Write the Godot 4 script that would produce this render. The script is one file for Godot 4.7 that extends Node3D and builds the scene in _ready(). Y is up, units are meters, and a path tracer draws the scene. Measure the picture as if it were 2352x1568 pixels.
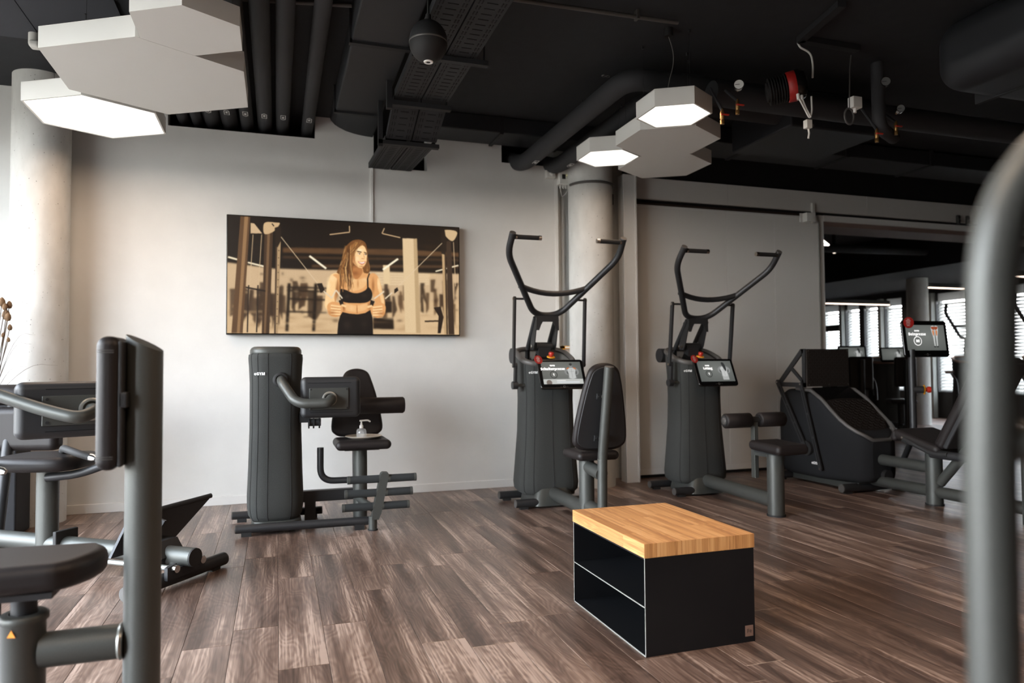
extends Node3D

# ---------------------------------------------------------------- mesh builder
class MB:
	var v := PackedVector3Array()
	var n := PackedVector3Array()
	var u := PackedVector2Array()
	var ix := PackedInt32Array()
	var xf := Transform3D()

	func vert(p: Vector3, nn: Vector3, uv := Vector2.ZERO) -> int:
		v.append(xf * p)
		n.append((xf.basis * nn).normalized())
		u.append(uv)
		return v.size() - 1

	func tri(a: int, b: int, c: int) -> void:
		var f := (v[b] - v[a]).cross(v[c] - v[a])
		if f.dot(n[a] + n[b] + n[c]) > 0.0:
			ix.append_array([a, c, b])
		else:
			ix.append_array([a, b, c])

	func quad(a: Vector3, b: Vector3, c: Vector3, d: Vector3, nn: Vector3, w := 1.0, h := 1.0) -> void:
		var i := vert(a, nn, Vector2(0, h))
		vert(b, nn, Vector2(w, h))
		vert(c, nn, Vector2(w, 0))
		vert(d, nn, Vector2(0, 0))
		tri(i, i + 1, i + 2)
		tri(i, i + 2, i + 3)

	func box(c: Vector3, s: Vector3, b := Basis()) -> MB:
		var h := s * 0.5
		for k in 3:
			for sg in [-1.0, 1.0]:
				var nn := Vector3.ZERO
				nn[k] = sg
				var e1 := Vector3.ZERO
				var e2 := Vector3.ZERO
				e1[(k + 1) % 3] = h[(k + 1) % 3]
				e2[(k + 2) % 3] = h[(k + 2) % 3]
				var o := nn * h[k]
				if k == 0:
					quad(c + b * (o - e2 - e1), c + b * (o + e2 - e1), c + b * (o + e2 + e1), c + b * (o - e2 + e1), b * nn, s.z, s.y)
				elif k == 1:
					quad(c + b * (o - e2 - e1), c + b * (o - e2 + e1), c + b * (o + e2 + e1), c + b * (o + e2 - e1), b * nn, s.x, s.z)
				else:
					quad(c + b * (o - e1 - e2), c + b * (o + e1 - e2), c + b * (o + e1 + e2), c + b * (o - e1 + e2), b * nn, s.x, s.y)
		return self

	# a box between two corners
	func bb(a: Vector3, b: Vector3) -> MB:
		return box((a + b) * 0.5, (b - a).abs())

	# a box with rounded edges
	func rbox(c: Vector3, half: Vector3, r: float, b := Basis(), seg := 3) -> MB:
		var core := Vector3(maxf(half.x - r, 0), maxf(half.y - r, 0), maxf(half.z - r, 0))
		var ts := []
		for i in seg + 1:
			ts.append([-1.0, -1.0 + float(i) / seg])
		for i in seg + 1:
			ts.append([1.0, float(i) / seg])
		for k in 3:
			for sg in [-1.0, 1.0]:
				var m := ts.size()
				var base := v.size()
				for i in m:
					for j in m:
						var d := Vector3.ZERO
						d[k] = sg
						d[(k + 1) % 3] = tan(float(ts[i][1]) * PI / 4)
						d[(k + 2) % 3] = tan(float(ts[j][1]) * PI / 4)
						d = d.normalized()
						var s := Vector3.ZERO
						s[k] = sg
						s[(k + 1) % 3] = ts[i][0]
						s[(k + 2) % 3] = ts[j][0]
						var p := s * core + d * Vector3(minf(r, half.x), minf(r, half.y), minf(r, half.z))
						vert(c + b * p, b * d, Vector2(p[(k + 1) % 3], p[(k + 2) % 3]))
				for i in m - 1:
					for j in m - 1:
						var q := base + i * m + j
						tri(q, q + m, q + m + 1)
						tri(q, q + m + 1, q + 1)
		return self

	func tube(pts: Array, r, seg := 14, caps := true, flat := 1.0) -> MB:
		var m := pts.size()
		var t0: Vector3 = (pts[1] - pts[0]).normalized()
		var up := Vector3.UP if absf(t0.y) < 0.9 else Vector3.RIGHT
		var side := t0.cross(up).normalized()
		var base := v.size()
		var acc := 0.0
		for i in m:
			var t: Vector3
			if i == 0:
				t = t0
			elif i == m - 1:
				t = (pts[i] - pts[i - 1]).normalized()
			else:
				t = ((pts[i] - pts[i - 1]).normalized() + (pts[i + 1] - pts[i]).normalized()).normalized()
			side = (side - t * side.dot(t)).normalized()
			var oth := t.cross(side).normalized()
			var rr: float = r[i] if r is Array else r
			if i > 0:
				acc += (pts[i] - pts[i - 1]).length()
			for k in seg + 1:
				var a := TAU * k / seg
				var d := side * cos(a) + oth * sin(a)
				vert(pts[i] + (side * cos(a) + oth * sin(a) * flat) * rr, d, Vector2(float(k) / seg, acc))
		for i in m - 1:
			for k in seg:
				var q := base + i * (seg + 1) + k
				tri(q, q + 1, q + seg + 2)
				tri(q, q + seg + 2, q + seg + 1)
		if caps:
			for e in 2:
				var row := base + (0 if e == 0 else (m - 1) * (seg + 1))
				var nn: Vector3 = -t0 if e == 0 else (pts[m - 1] - pts[m - 2]).normalized()
				var inv := xf.affine_inverse()
				var ci := vert(pts[0] if e == 0 else pts[m - 1], nn)
				var first := v.size()
				for k in seg + 1:
					vert(inv * v[row + k], nn)
				for k in seg:
					tri(ci, first + k, first + k + 1)
		return self

	func cyl(a: Vector3, b: Vector3, r: float, seg := 18, r2 := -1.0) -> MB:
		return tube([a, b], r if r2 < 0 else [r, r2], seg)

	# a turned shape about the y axis of b: profile of [radius, height]
	func lathe(c: Vector3, prof: Array, seg := 24, b := Basis()) -> MB:
		var m := prof.size()
		var sn := []
		for i in m - 1:
			var dr: float = prof[i + 1][0] - prof[i][0]
			var dy: float = prof[i + 1][1] - prof[i][1]
			sn.append(Vector2(dy, -dr).normalized())
		for i in m - 1:
			var na: Vector2 = sn[i]
			var nb: Vector2 = sn[i]
			if i > 0 and sn[i].dot(sn[i - 1]) > 0.6:
				na = (sn[i] + sn[i - 1]).normalized()
			if i < m - 2 and sn[i].dot(sn[i + 1]) > 0.6:
				nb = (sn[i] + sn[i + 1]).normalized()
			var base := v.size()
			for k in seg + 1:
				var a := TAU * k / seg
				var d := Vector3(cos(a), 0, sin(a))
				vert(c + b * (d * prof[i][0] + Vector3.UP * prof[i][1]), b * (d * na.x + Vector3.UP * na.y), Vector2(float(k) / seg, prof[i][1]))
				vert(c + b * (d * prof[i + 1][0] + Vector3.UP * prof[i + 1][1]), b * (d * nb.x + Vector3.UP * nb.y), Vector2(float(k) / seg, prof[i + 1][1]))
			for k in seg:
				var q := base + k * 2
				if prof[i][0] > 0.00001:
					tri(q, q + 1, q + 2)
				if prof[i + 1][0] > 0.00001:
					tri(q + 1, q + 3, q + 2)
		return self

	# a flat outline in the xy plane of t, pushed out along its z
	func prism(poly: PackedVector2Array, depth: float, t := Transform3D()) -> MB:
		var tr := Geometry2D.triangulate_polygon(poly)
		var m := poly.size()
		for s in [-1.0, 1.0]:
			var nn := t.basis * Vector3(0, 0, s)
			var base := v.size()
			for p in poly:
				vert(t * Vector3(p.x, p.y, s * depth * 0.5), nn, p)
			for i in tr.size() / 3:
				tri(base + tr[i * 3], base + tr[i * 3 + 1], base + tr[i * 3 + 2])
		var area := 0.0
		for i in m:
			area += poly[i].cross(poly[(i + 1) % m])
		for i in m:
			var a := poly[i]
			var c := poly[(i + 1) % m]
			var e := (c - a).normalized()
			var o := Vector2(e.y, -e.x) * signf(area)
			quad(t * Vector3(a.x, a.y, -depth / 2), t * Vector3(c.x, c.y, -depth / 2), t * Vector3(c.x, c.y, depth / 2), t * Vector3(a.x, a.y, depth / 2), t.basis * Vector3(o.x, o.y, 0), (c - a).length(), depth)
		return self

	# a cushion: a convex outline with rounded rims
	func pad(poly: PackedVector2Array, thick: float, r: float, t := Transform3D(), bulge := 0.0) -> MB:
		var m := poly.size()
		var cen := Vector2.ZERO
		for p in poly:
			cen += p / m
		var rings := []
		for s in [-1.0, 1.0]:
			for j in 5:
				var a := PI / 2 * (j / 4.0) if s > 0 else PI / 2 * (1.0 - j / 4.0)
				rings.append([r * (1.0 - cos(a)), s * (thick / 2 - r + r * sin(a)), cos(a), s * sin(a)])
		var base := v.size()
		for g in rings:
			for i in m:
				var e := (poly[(i + 1) % m] - poly[(i - 1 + m) % m]).normalized()
				var o := Vector2(e.y, -e.x)
				if o.dot(poly[i] - cen) < 0:
					o = -o
				var p: Vector2 = poly[i] - o * float(g[0])
				vert(t * Vector3(p.x, p.y, g[1]), t.basis * Vector3(o.x * g[2], o.y * g[2], g[3]), p)
		for j in rings.size() - 1:
			for i in m:
				var q := base + j * m
				tri(q + i, q + (i + 1) % m, q + m + (i + 1) % m)
				tri(q + i, q + m + (i + 1) % m, q + m + i)
		for s in 2:
			var row := base + (0 if s == 0 else (rings.size() - 1) * m)
			var z := (thick / 2 + bulge) * (-1.0 if s == 0 else 1.0)
			var ci := vert(t * Vector3(cen.x, cen.y, z), t.basis * Vector3(0, 0, -1.0 if s == 0 else 1.0), cen)
			for i in m:
				tri(ci, row + i, row + (i + 1) % m)
		return self

	# skin over rings of equal length (closed round)
	func loft(rings: Array, cap_low := true, cap_high := true) -> MB:
		var m: int = rings[0].size()
		var base := v.size()
		for j in rings.size():
			for i in m + 1:
				var p: Vector3 = rings[j][i % m]
				var du: Vector3 = rings[j][(i + 1) % m] - rings[j][(i - 1 + m) % m]
				var dv: Vector3 = rings[mini(j + 1, rings.size() - 1)][i % m] - rings[maxi(j - 1, 0)][i % m]
				vert(p, dv.cross(du), Vector2(float(i) / m, p.y))
		for j in rings.size() - 1:
			for i in m:
				var q := base + j * (m + 1) + i
				tri(q, q + 1, q + m + 2)
				tri(q, q + m + 2, q + m + 1)
		for e in 2:
			if (e == 0 and cap_low) or (e == 1 and cap_high):
				var rg: PackedVector3Array = rings[0 if e == 0 else rings.size() - 1]
				var c := Vector3.ZERO
				for p in rg:
					c += p / m
				var nn := (rg[0] - c).cross(rg[m / 4] - c).normalized()
				if nn.y * (-1.0 if e == 0 else 1.0) < 0:
					nn = -nn
				var ci := vert(c, nn)
				var first := v.size()
				for p in rg:
					vert(p, nn)
				for i in m:
					tri(ci, first + i, first + (i + 1) % m)
		return self

	func mesh(off := Vector3.ZERO) -> ArrayMesh:
		var a := []
		a.resize(Mesh.ARRAY_MAX)
		var vv := v
		if off != Vector3.ZERO:
			vv = PackedVector3Array()
			for p in v:
				vv.append(p - off)
		a[Mesh.ARRAY_VERTEX] = vv
		a[Mesh.ARRAY_NORMAL] = n
		a[Mesh.ARRAY_TEX_UV] = u
		a[Mesh.ARRAY_INDEX] = ix
		var me := ArrayMesh.new()
		me.add_surface_from_arrays(Mesh.PRIMITIVE_TRIANGLES, a)
		return me


# ---------------------------------------------------------------- small helpers
var M := {}
var taken := {}
var O := Vector3.ZERO
var rng := RandomNumberGenerator.new()
var fontb: SystemFont


func mb() -> MB:
	return MB.new()

func V(x: float, y: float, z: float) -> Vector3:
	return Vector3(x, y, z)

func numbered(s: String) -> String:
	if not taken.has(s):
		taken[s] = 0
		return s
	taken[s] += 1
	return "%s_%03d" % [s, taken[s]]

func meta(o: Node, label: String, cat: String, group := "", kind := "") -> void:
	if label:
		o.set_meta("label", label)
	if cat:
		o.set_meta("category", cat)
	if group:
		o.set_meta("group", group)
	if kind:
		o.set_meta("kind", kind)

# a thing with parts; its parts are given in world coordinates
func thing(called: String, label: String, cat: String, at: Vector3, group := "") -> Node3D:
	var o := Node3D.new()
	o.name = numbered(called)
	o.position = at
	add_child(o)
	O = at
	meta(o, label, cat, group)
	return o

func part(parent: Node, called: String, b: MB, mat: Material, label := "") -> MeshInstance3D:
	var o := MeshInstance3D.new()
	o.name = called
	o.mesh = b.mesh(O)
	o.material_override = mat
	parent.add_child(o, true)
	if label:
		o.set_meta("label", label)
	return o

# a thing that is one mesh
func solo(called: String, b: MB, mat: Material, label: String, cat: String, group := "", kind := "", at := Vector3.ZERO) -> MeshInstance3D:
	var o := MeshInstance3D.new()
	o.name = numbered(called)
	o.mesh = b.mesh(at)
	o.position = at
	o.material_override = mat
	add_child(o)
	meta(o, label, cat, group, kind)
	return o

func struct(called: String, b: MB, mat: Material, label := "") -> MeshInstance3D:
	var o := solo(called, b, mat, label, "", "", "structure")
	O = Vector3.ZERO
	return o

func mat(c: Color, rough := 0.6, metal := 0.0, spec := 0.5) -> StandardMaterial3D:
	var m := StandardMaterial3D.new()
	m.albedo_color = c
	m.roughness = rough
	m.metallic = metal
	m.metallic_specular = spec
	return m

func c8(r: float, g: float, b: float) -> Color:
	return Color(r / 255.0, g / 255.0, b / 255.0)

func glow(c: Color, e: float) -> StandardMaterial3D:
	var m := mat(c, 0.5)
	m.emission_enabled = true
	m.emission = c
	m.emission_energy_multiplier = e
	return m

func noise_tex(freq: float, lo: Color, hi: Color, size := 256, sd := 1, fractal := 3) -> NoiseTexture2D:
	var f := FastNoiseLite.new()
	f.seed = sd
	f.frequency = freq
	f.fractal_octaves = fractal
	var t := NoiseTexture2D.new()
	t.width = size
	t.height = size
	t.seamless = true
	t.noise = f
	var g := Gradient.new()
	g.set_color(0, lo)
	g.set_color(1, hi)
	t.color_ramp = g
	return t

# corners of a polyline turned into bends
func fillet(p: Array, r: float, seg := 6) -> Array:
	var out := [p[0]]
	for i in range(1, p.size() - 1):
		var a: Vector3 = (p[i - 1] - p[i])
		var b: Vector3 = (p[i + 1] - p[i])
		var d := minf(r, minf(a.length(), b.length()) * 0.48)
		var s: Vector3 = p[i] + a.normalized() * d
		var e: Vector3 = p[i] + b.normalized() * d
		for k in seg + 1:
			var t := float(k) / seg
			out.append(s.lerp(p[i], t).lerp(p[i].lerp(e, t), t))
	out.append(p[p.size() - 1])
	return out

func pv(a: Array) -> PackedVector2Array:
	var o := PackedVector2Array()
	for i in a.size() / 2:
		o.append(Vector2(a[i * 2], a[i * 2 + 1]))
	return o

# closed smooth curve through points
func smooth2(p: PackedVector2Array, seg := 5) -> PackedVector2Array:
	var o := PackedVector2Array()
	var m := p.size()
	for i in m:
		for k in seg:
			o.append(p[i].cubic_interpolate(p[(i + 1) % m], p[(i - 1 + m) % m], p[(i + 2) % m], float(k) / seg))
	return o

func rrect(w: float, h: float, r: float, seg := 4) -> PackedVector2Array:
	var o := PackedVector2Array()
	for q in 4:
		var c := Vector2((w / 2 - r) * (1 if q == 0 or q == 3 else -1), (h / 2 - r) * (1 if q < 2 else -1))
		for k in seg + 1:
			var a := PI / 2 * (q + float(k) / seg)
			o.append(c + Vector2(cos(a), sin(a)) * r)
	return o

func ring(cx: float, cz: float, a: float, b: float, y: float, ex := 4.0, m := 40, slope := 0.0) -> PackedVector3Array:
	var o := PackedVector3Array()
	for i in m:
		var t := TAU * i / m
		var c := cos(t)
		var s := sin(t)
		var x: float = signf(c) * pow(absf(c), 2.0 / ex) * a
		var z := signf(s) * pow(absf(s), 2.0 / ex) * b
		o.append(V(cx + x, y + slope * z, cz + z))
	return o

func writing(parent: Node, txt: String, size: float, m: Material, t: Transform3D, depth := 0.002, called := "lettering") -> MeshInstance3D:
	var k := TextMesh.new()
	k.font = fontb
	k.font_size = 32
	k.text = txt
	k.pixel_size = size / 32.0
	k.depth = depth
	k.curve_step = 2.0
	var o := MeshInstance3D.new()
	o.name = called
	o.mesh = k
	o.material_override = m
	o.transform = Transform3D(t.basis, t.origin - O)
	parent.add_child(o, true)
	return o


# ---------------------------------------------------------------- painting into an image (print and screens)
class Paint:
	var w: int
	var h: int
	var d: PackedByteArray

	func _init(ww: int, hh: int, c: Color) -> void:
		w = ww
		h = hh
		d = PackedByteArray()
		d.resize(w * h * 3)
		rect(0, 0, w, h, c)

	func px(x: int, y: int, c: Color, a := 1.0) -> void:
		if x < 0 or y < 0 or x >= w or y >= h:
			return
		var i := (y * w + x) * 3
		d[i] = int(lerpf(d[i], c.r * 255.0, a))
		d[i + 1] = int(lerpf(d[i + 1], c.g * 255.0, a))
		d[i + 2] = int(lerpf(d[i + 2], c.b * 255.0, a))

	func rect(x0: float, y0: float, x1: float, y1: float, c: Color, a := 1.0) -> void:
		for y in range(maxi(int(y0), 0), mini(int(y1), h)):
			for x in range(maxi(int(x0), 0), mini(int(x1), w)):
				px(x, y, c, a)

	func poly(p: PackedVector2Array, c: Color, a := 1.0) -> void:
		var lo := 1e9
		var hi := -1e9
		for q in p:
			lo = minf(lo, q.y)
			hi = maxf(hi, q.y)
		for y in range(maxi(int(lo), 0), mini(int(hi) + 1, h)):
			var xs := []
			var yy := y + 0.5
			for i in p.size():
				var s := p[i]
				var e := p[(i + 1) % p.size()]
				if (s.y <= yy) != (e.y <= yy):
					xs.append(s.x + (yy - s.y) / (e.y - s.y) * (e.x - s.x))
			xs.sort()
			for k in xs.size() / 2:
				var l: float = xs[k * 2]
				var r: float = xs[k * 2 + 1]
				for x in range(int(floor(l)), int(floor(r)) + 1):
					var cov := clampf(minf(x + 1.0, r) - maxf(x, l), 0, 1)
					px(x, y, c, a * cov)

	func line(x0: float, y0: float, x1: float, y1: float, wd: float, c: Color, a := 1.0) -> void:
		var s := Vector2(x0, y0)
		var e := Vector2(x1, y1)
		var o := (e - s).normalized().orthogonal() * wd * 0.5
		poly(PackedVector2Array([s + o, e + o, e - o, s - o]), c, a)

	func ell(cx: float, cy: float, rx: float, ry: float, c: Color, a := 1.0, soft := 0.0) -> void:
		for y in range(maxi(int(cy - ry) - 1, 0), mini(int(cy + ry) + 2, h)):
			for x in range(maxi(int(cx - rx) - 1, 0), mini(int(cx + rx) + 2, w)):
				var q := Vector2((x + 0.5 - cx) / rx, (y + 0.5 - cy) / ry).length()
				if q < 1.0:
					px(x, y, c, a * (1.0 if soft <= 0.0 else clampf((1.0 - q) / soft, 0, 1)))

	func blur(r: int) -> void:
		for pass_ in 2:
			var s := d.duplicate()
			var n := 2 * r + 1
			for y in h:
				for ch in 3:
					var acc := 0
					for k in range(-r, r + 1):
						acc += s[(y * w + clampi(k, 0, w - 1)) * 3 + ch]
					for x in w:
						d[(y * w + x) * 3 + ch] = acc / n
						acc += s[(y * w + mini(x + r + 1, w - 1)) * 3 + ch] - s[(y * w + maxi(x - r, 0)) * 3 + ch]
			s = d.duplicate()
			for x in w:
				for ch in 3:
					var acc := 0
					for k in range(-r, r + 1):
						acc += s[(clampi(k, 0, h - 1) * w + x) * 3 + ch]
					for y in h:
						d[(y * w + x) * 3 + ch] = acc / n
						acc += s[(mini(y + r + 1, h - 1) * w + x) * 3 + ch] - s[(maxi(y - r, 0) * w + x) * 3 + ch]

	func texture() -> ImageTexture:
		return ImageTexture.create_from_image(Image.create_from_data(w, h, false, Image.FORMAT_RGB8, d))


# ---------------------------------------------------------------- surfaces
# boards printed side by side on one sheet: u runs over `strips` boards, v along the board
func wood_sheet(strips: int, sw: int, hh: int, dark: Color, mid: Color, light: Color, sd: int, streak: float, rings: float) -> ImageTexture:
	var w := strips * sw
	var d := PackedByteArray()
	d.resize(w * hh * 3)
	var a := FastNoiseLite.new()
	a.seed = sd
	a.frequency = 1.0
	a.fractal_octaves = 2
	var f := FastNoiseLite.new()
	f.seed = sd + 9
	f.frequency = 1.0
	f.fractal_type = FastNoiseLite.FRACTAL_NONE
	var r := RandomNumberGenerator.new()
	r.seed = sd
	for s in strips:
		var tone := r.randf_range(-0.16, 0.16)
		var knot := r.randf_range(0.25, 0.75)
		var off := s * 37.0
		var skew := r.randf_range(-0.5, 0.5)
		for j in hh:
			var y := float(j) / hh
			for i in sw:
				var x := float(i) / sw
				var q := a.get_noise_2d(x * 1.1 + off, y * 2.2)
				var rr := sin((absf(x - 0.5 - skew * 0.6) * 2.2 + q * 1.9 + (y - knot) * (y - knot) * 2.0) * rings)
				var fine := f.get_noise_2d(x * 46.0 + off * 3.0, y * 9.0)
				var fine2 := f.get_noise_2d(x * 16.0 + off * 5.0, y * 2.4 + 40.0)
				var band := a.get_noise_2d(x * 1.7 + off + 300.0, y * 0.9)
				var t := 0.47 + tone + rr * 0.09 + fine * 0.13 + fine2 * 0.17 + band * 0.42
				if band * 0.8 + fine2 * 0.4 > 0.42:
					t += streak
				t = clampf(t, 0.0, 1.0)
				var c := dark.lerp(mid, t * 2.0) if t < 0.5 else mid.lerp(light, t * 2.0 - 1.0)
				var k := (j * w + s * sw + i) * 3
				d[k] = int(c.r * 255.0)
				d[k + 1] = int(c.g * 255.0)
				d[k + 2] = int(c.b * 255.0)
	return ImageTexture.create_from_image(Image.create_from_data(w, hh, false, Image.FORMAT_RGB8, d))


func concrete_sheet() -> ImageTexture:
	var p := Paint.new(512, 1024, c8(196, 196, 192))
	var f := FastNoiseLite.new()
	f.seed = 5
	f.frequency = 0.012
	f.fractal_octaves = 4
	for y in 1024:
		for x in 512:
			var k := f.get_noise_2d(x, y * 0.6) * 9.0
			p.px(x, y, c8(197 + k, 197 + k, 193 + k))
	var r := RandomNumberGenerator.new()
	r.seed = 77
	for i in 260:
		var s := r.randf()
		p.ell(r.randf() * 512, r.randf() * 1024, 0.7 + s * s * 1.5, 0.7 + s * s * 1.4, c8(84, 82, 78), 0.3 + 0.6 * s * s)
	return p.texture()


func gym_picture() -> ImageTexture:
	var p := Paint.new(1000, 500, c8(24, 17, 12))
	var q := func(x: float, y: float) -> Vector2:
		var uu := (x - 82.0) / 2166.0
		var yt := 100.0 + 107.0 * uu
		return Vector2(uu * 1000.0, (y - yt) / (1213.0 - yt) * 500.0)
	var pg := func(a: Array) -> PackedVector2Array:
		var o := PackedVector2Array()
		for i in a.size() / 2:
			o.append(q.call(a[i * 2], a[i * 2 + 1]))
		return o
	var ln := func(x0: float, y0: float, x1: float, y1: float, wd: float, c: Color) -> void:
		var s: Vector2 = q.call(x0, y0)
		var e: Vector2 = q.call(x1, y1)
		p.line(s.x, s.y, e.x, e.y, wd, c)
	var r := RandomNumberGenerator.new()
	r.seed = 3
	# hall behind: ceiling beams, bright wall, floor
	p.poly(pg.call([82, 540, 2250, 600, 2250, 1000, 82, 1000]), c8(206, 176, 138))
	p.poly(pg.call([82, 900, 2250, 900, 2250, 1215, 82, 1215]), c8(214, 182, 140))
	p.poly(pg.call([82, 100, 2250, 205, 2250, 640, 1010, 610, 480, 600, 82, 545]), c8(26, 19, 14))
	p.poly(pg.call([560, 400, 1680, 410, 2250, 440, 2250, 480, 1680, 470, 560, 450]), c8(94, 66, 42))
	p.poly(pg.call([560, 480, 2250, 500, 2250, 520, 560, 505]), c8(66, 46, 30))
	p.poly(pg.call([820, 560, 2250, 560, 2250, 585, 820, 590]), c8(80, 57, 38))
	for k in 5:
		ln.call(1420, 640 + k * 26, 1950, 650 + k * 22, 4.0, c8(250, 226, 184))
	# racks, stacks and machines out of focus
	for k in 26:
		var x := 90.0 + r.randf() * 800.0
		var y := 700.0 + r.randf() * 200.0
		p.poly(pg.call([x, y, x + 30 + r.randf() * 60, y, x + 30 + r.randf() * 60, y + 120 + r.randf() * 200, x, y + 150 + r.randf() * 200]), c8(52, 38, 27).lerp(c8(84, 62, 43), r.randf()), 0.85)
	for k in 34:
		var x := 1460.0 + r.randf() * 760.0
		var y := 690.0 + r.randf() * 260.0
		p.poly(pg.call([x, y, x + 12 + r.randf() * 40, y, x + 12 + r.randf() * 40, y + 60 + r.randf() * 170, x, y + 80 + r.randf() * 150]), c8(44, 32, 23).lerp(c8(112, 84, 58), r.randf()), 0.85)
	for x in [620, 860]:
		ln.call(x, 740, x - 20, 1190, 12.0, c8(30, 22, 16))
	for y in [775, 805, 885, 1005]:
		ln.call(600, y, 960, y + 10, 6.0, c8(34, 25, 18))
	p.poly(pg.call([1395, 1060, 1590, 1060, 1595, 1165, 1395, 1165]), c8(28, 21, 16))
	for k in 9:
		ln.call(1405 + k * 22, 1062, 1405 + k * 22, 1162, 2.5, c8(70, 52, 36))
	p.poly(pg.call([1510, 905, 1575, 905, 1575, 1010, 1510, 1010]), c8(40, 30, 22))
	for k in 90:
		var a: Vector2 = q.call(90.0 + r.randf() * 2140.0, 640.0 + r.randf() * 480.0)
		p.ell(a.x, a.y, 4.0 + r.randf() * 16.0, 3.0 + r.randf() * 9.0, c8(240, 208, 160) if k % 2 else c8(58, 42, 30), 0.55, 0.9)
	for k in 30:
		var a: Vector2 = q.call(90.0 + r.randf() * 2140.0, 150.0 + r.randf() * 400.0)
		p.ell(a.x, a.y, 20.0 + r.randf() * 50.0, 3.0 + r.randf() * 6.0, c8(70, 50, 34), 0.45, 0.9)
	for k in 40:
		var a: Vector2 = q.call(90.0 + r.randf() * 2140.0, 1000.0 + r.randf() * 200.0)
		p.ell(a.x, a.y, 24.0 + r.randf() * 60.0, 3.0 + r.randf() * 7.0, c8(236, 206, 164) if k % 2 else c8(168, 134, 96), 0.5, 0.9)
	p.blur(3)
	# pale column, lamps
	p.poly(pg.call([1680, 305, 1825, 308, 1858, 1200, 1705, 1195]), c8(222, 194, 152))
	p.poly(pg.call([1790, 308, 1825, 308, 1858, 1200, 1815, 1199]), c8(176, 146, 106), 0.7)
	p.poly(pg.call([1490, 560, 1555, 560, 1560, 740, 1495, 740]), c8(226, 198, 154))
	ln.call(800, 478, 955, 598, 9.0, c8(255, 244, 214))
	ln.call(1488, 605, 1638, 500, 9.0, c8(255, 244, 214))
	ln.call(86, 495, 170, 520, 8.0, c8(255, 240, 206))
	ln.call(255, 545, 400, 582, 7.0, c8(255, 240, 206))
	ln.call(2010, 618, 2245, 560, 6.0, c8(255, 240, 206))
	p.blur(1)
	# cable towers at both sides
	p.poly(pg.call([190, 108, 275, 115, 215, 1210, 120, 1210]), c8(96, 68, 44))
	p.poly(pg.call([225, 110, 258, 112, 190, 1210, 165, 1210]), c8(186, 146, 100), 0.6)
	p.poly(pg.call([400, 240, 475, 240, 445, 1212, 380, 1212]), c8(70, 50, 34))
	p.poly(pg.call([425, 240, 450, 240, 415, 1212, 398, 1212]), c8(150, 116, 80), 0.6)
	p.poly(pg.call([500, 290, 545, 290, 520, 1212, 488, 1212]), c8(176, 146, 108))
	p.poly(pg.call([500, 290, 514, 290, 500, 1212, 488, 1212]), c8(70, 52, 38))
	for k in 11:
		var t := k / 11.0
		var a: Vector2 = q.call(526 - 16 * t, 430 + 760 * t)
		p.ell(a.x, a.y, 1.6, 1.8, c8(20, 14, 10))
	p.poly(pg.call([278, 170, 310, 175, 380, 270, 278, 270]), c8(206, 176, 138))
	p.poly(smooth2(pg.call([390, 190, 420, 160, 500, 165, 535, 175, 480, 250, 400, 275])), c8(206, 174, 132))
	ln.call(465, 175, 482, 200, 4.0, c8(20, 14, 10))
	p.poly(pg.call([490, 215, 545, 195, 548, 330, 515, 400, 495, 390]), c8(40, 29, 21))
	for x in [300, 375]:
		ln.call(x, 280, x - 50, 1200, 3.0, c8(214, 186, 146))
	for x in [265, 345]:
		ln.call(x, 760, x - 10, 1205, 5.0, c8(44, 32, 24))
	ln.call(240, 780, 410, 815, 6.0, c8(30, 22, 16))
	p.poly(pg.call([2120, 330, 2170, 330, 2200, 1210, 2140, 1210]), c8(60, 45, 34))
	p.poly(pg.call([2070, 250, 2110, 250, 2132, 1210, 2098, 1210]), c8(190, 158, 116))
	p.poly(pg.call([2098, 250, 2112, 250, 2134, 1210, 2120, 1210]), c8(54, 40, 30))
	p.poly(smooth2(pg.call([2090, 230, 2200, 230, 2235, 260, 2190, 330, 2130, 300])), c8(206, 176, 134))
	p.poly(pg.call([2066, 240, 2105, 225, 2125, 350, 2110, 460, 2072, 450]), c8(36, 27, 20))
	ln.call(2195, 340, 2215, 760, 3.0, c8(220, 190, 150))
	p.poly(pg.call([1990, 960, 2060, 950, 2090, 1050, 2060, 1200, 2030, 1200, 2040, 1040]), c8(40, 29, 22))
	ln.call(1900, 1090, 2040, 1085, 7.0, c8(60, 45, 33))
	# cables and grips
	ln.call(545, 300, 880, 745, 3.0, c8(226, 200, 164))
	ln.call(2078, 350, 1640, 760, 3.0, c8(226, 200, 164))
	ln.call(1170, 190, 1172, 245, 5.0, c8(190, 160, 122))
	ln.call(1175, 250, 985, 275, 5.0, c8(200, 168, 128))
	ln.call(1505, 210, 1480, 262, 5.0, c8(190, 160, 122))
	ln.call(1485, 262, 1660, 300, 5.0, c8(200, 168, 128))
	# the woman: hair behind, arms, body
	var skin := c8(226, 164, 104)
	var lit := c8(250, 206, 148)
	var shade := c8(176, 112, 62)
	var hair := c8(120, 76, 38)
	p.poly(smooth2(pg.call([1150, 370, 1200, 330, 1265, 320, 1320, 350, 1340, 420, 1345, 500, 1365, 580, 1360, 630, 1320, 640, 1230, 600, 1200, 700, 1195, 800, 1165, 860, 1120, 830, 1090, 760, 1070, 690, 1050, 640, 1085, 560, 1105, 470, 1120, 410])), hair)
	p.poly(smooth2(pg.call([1005, 650, 1060, 640, 1085, 700, 1075, 800, 1050, 880, 1045, 960, 990, 1000, 945, 960, 945, 880, 965, 760, 985, 690])), lit)
	p.poly(smooth2(pg.call([1060, 660, 1085, 700, 1075, 800, 1050, 880, 1040, 920, 1030, 860, 1050, 760])), shade, 0.6)
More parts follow.
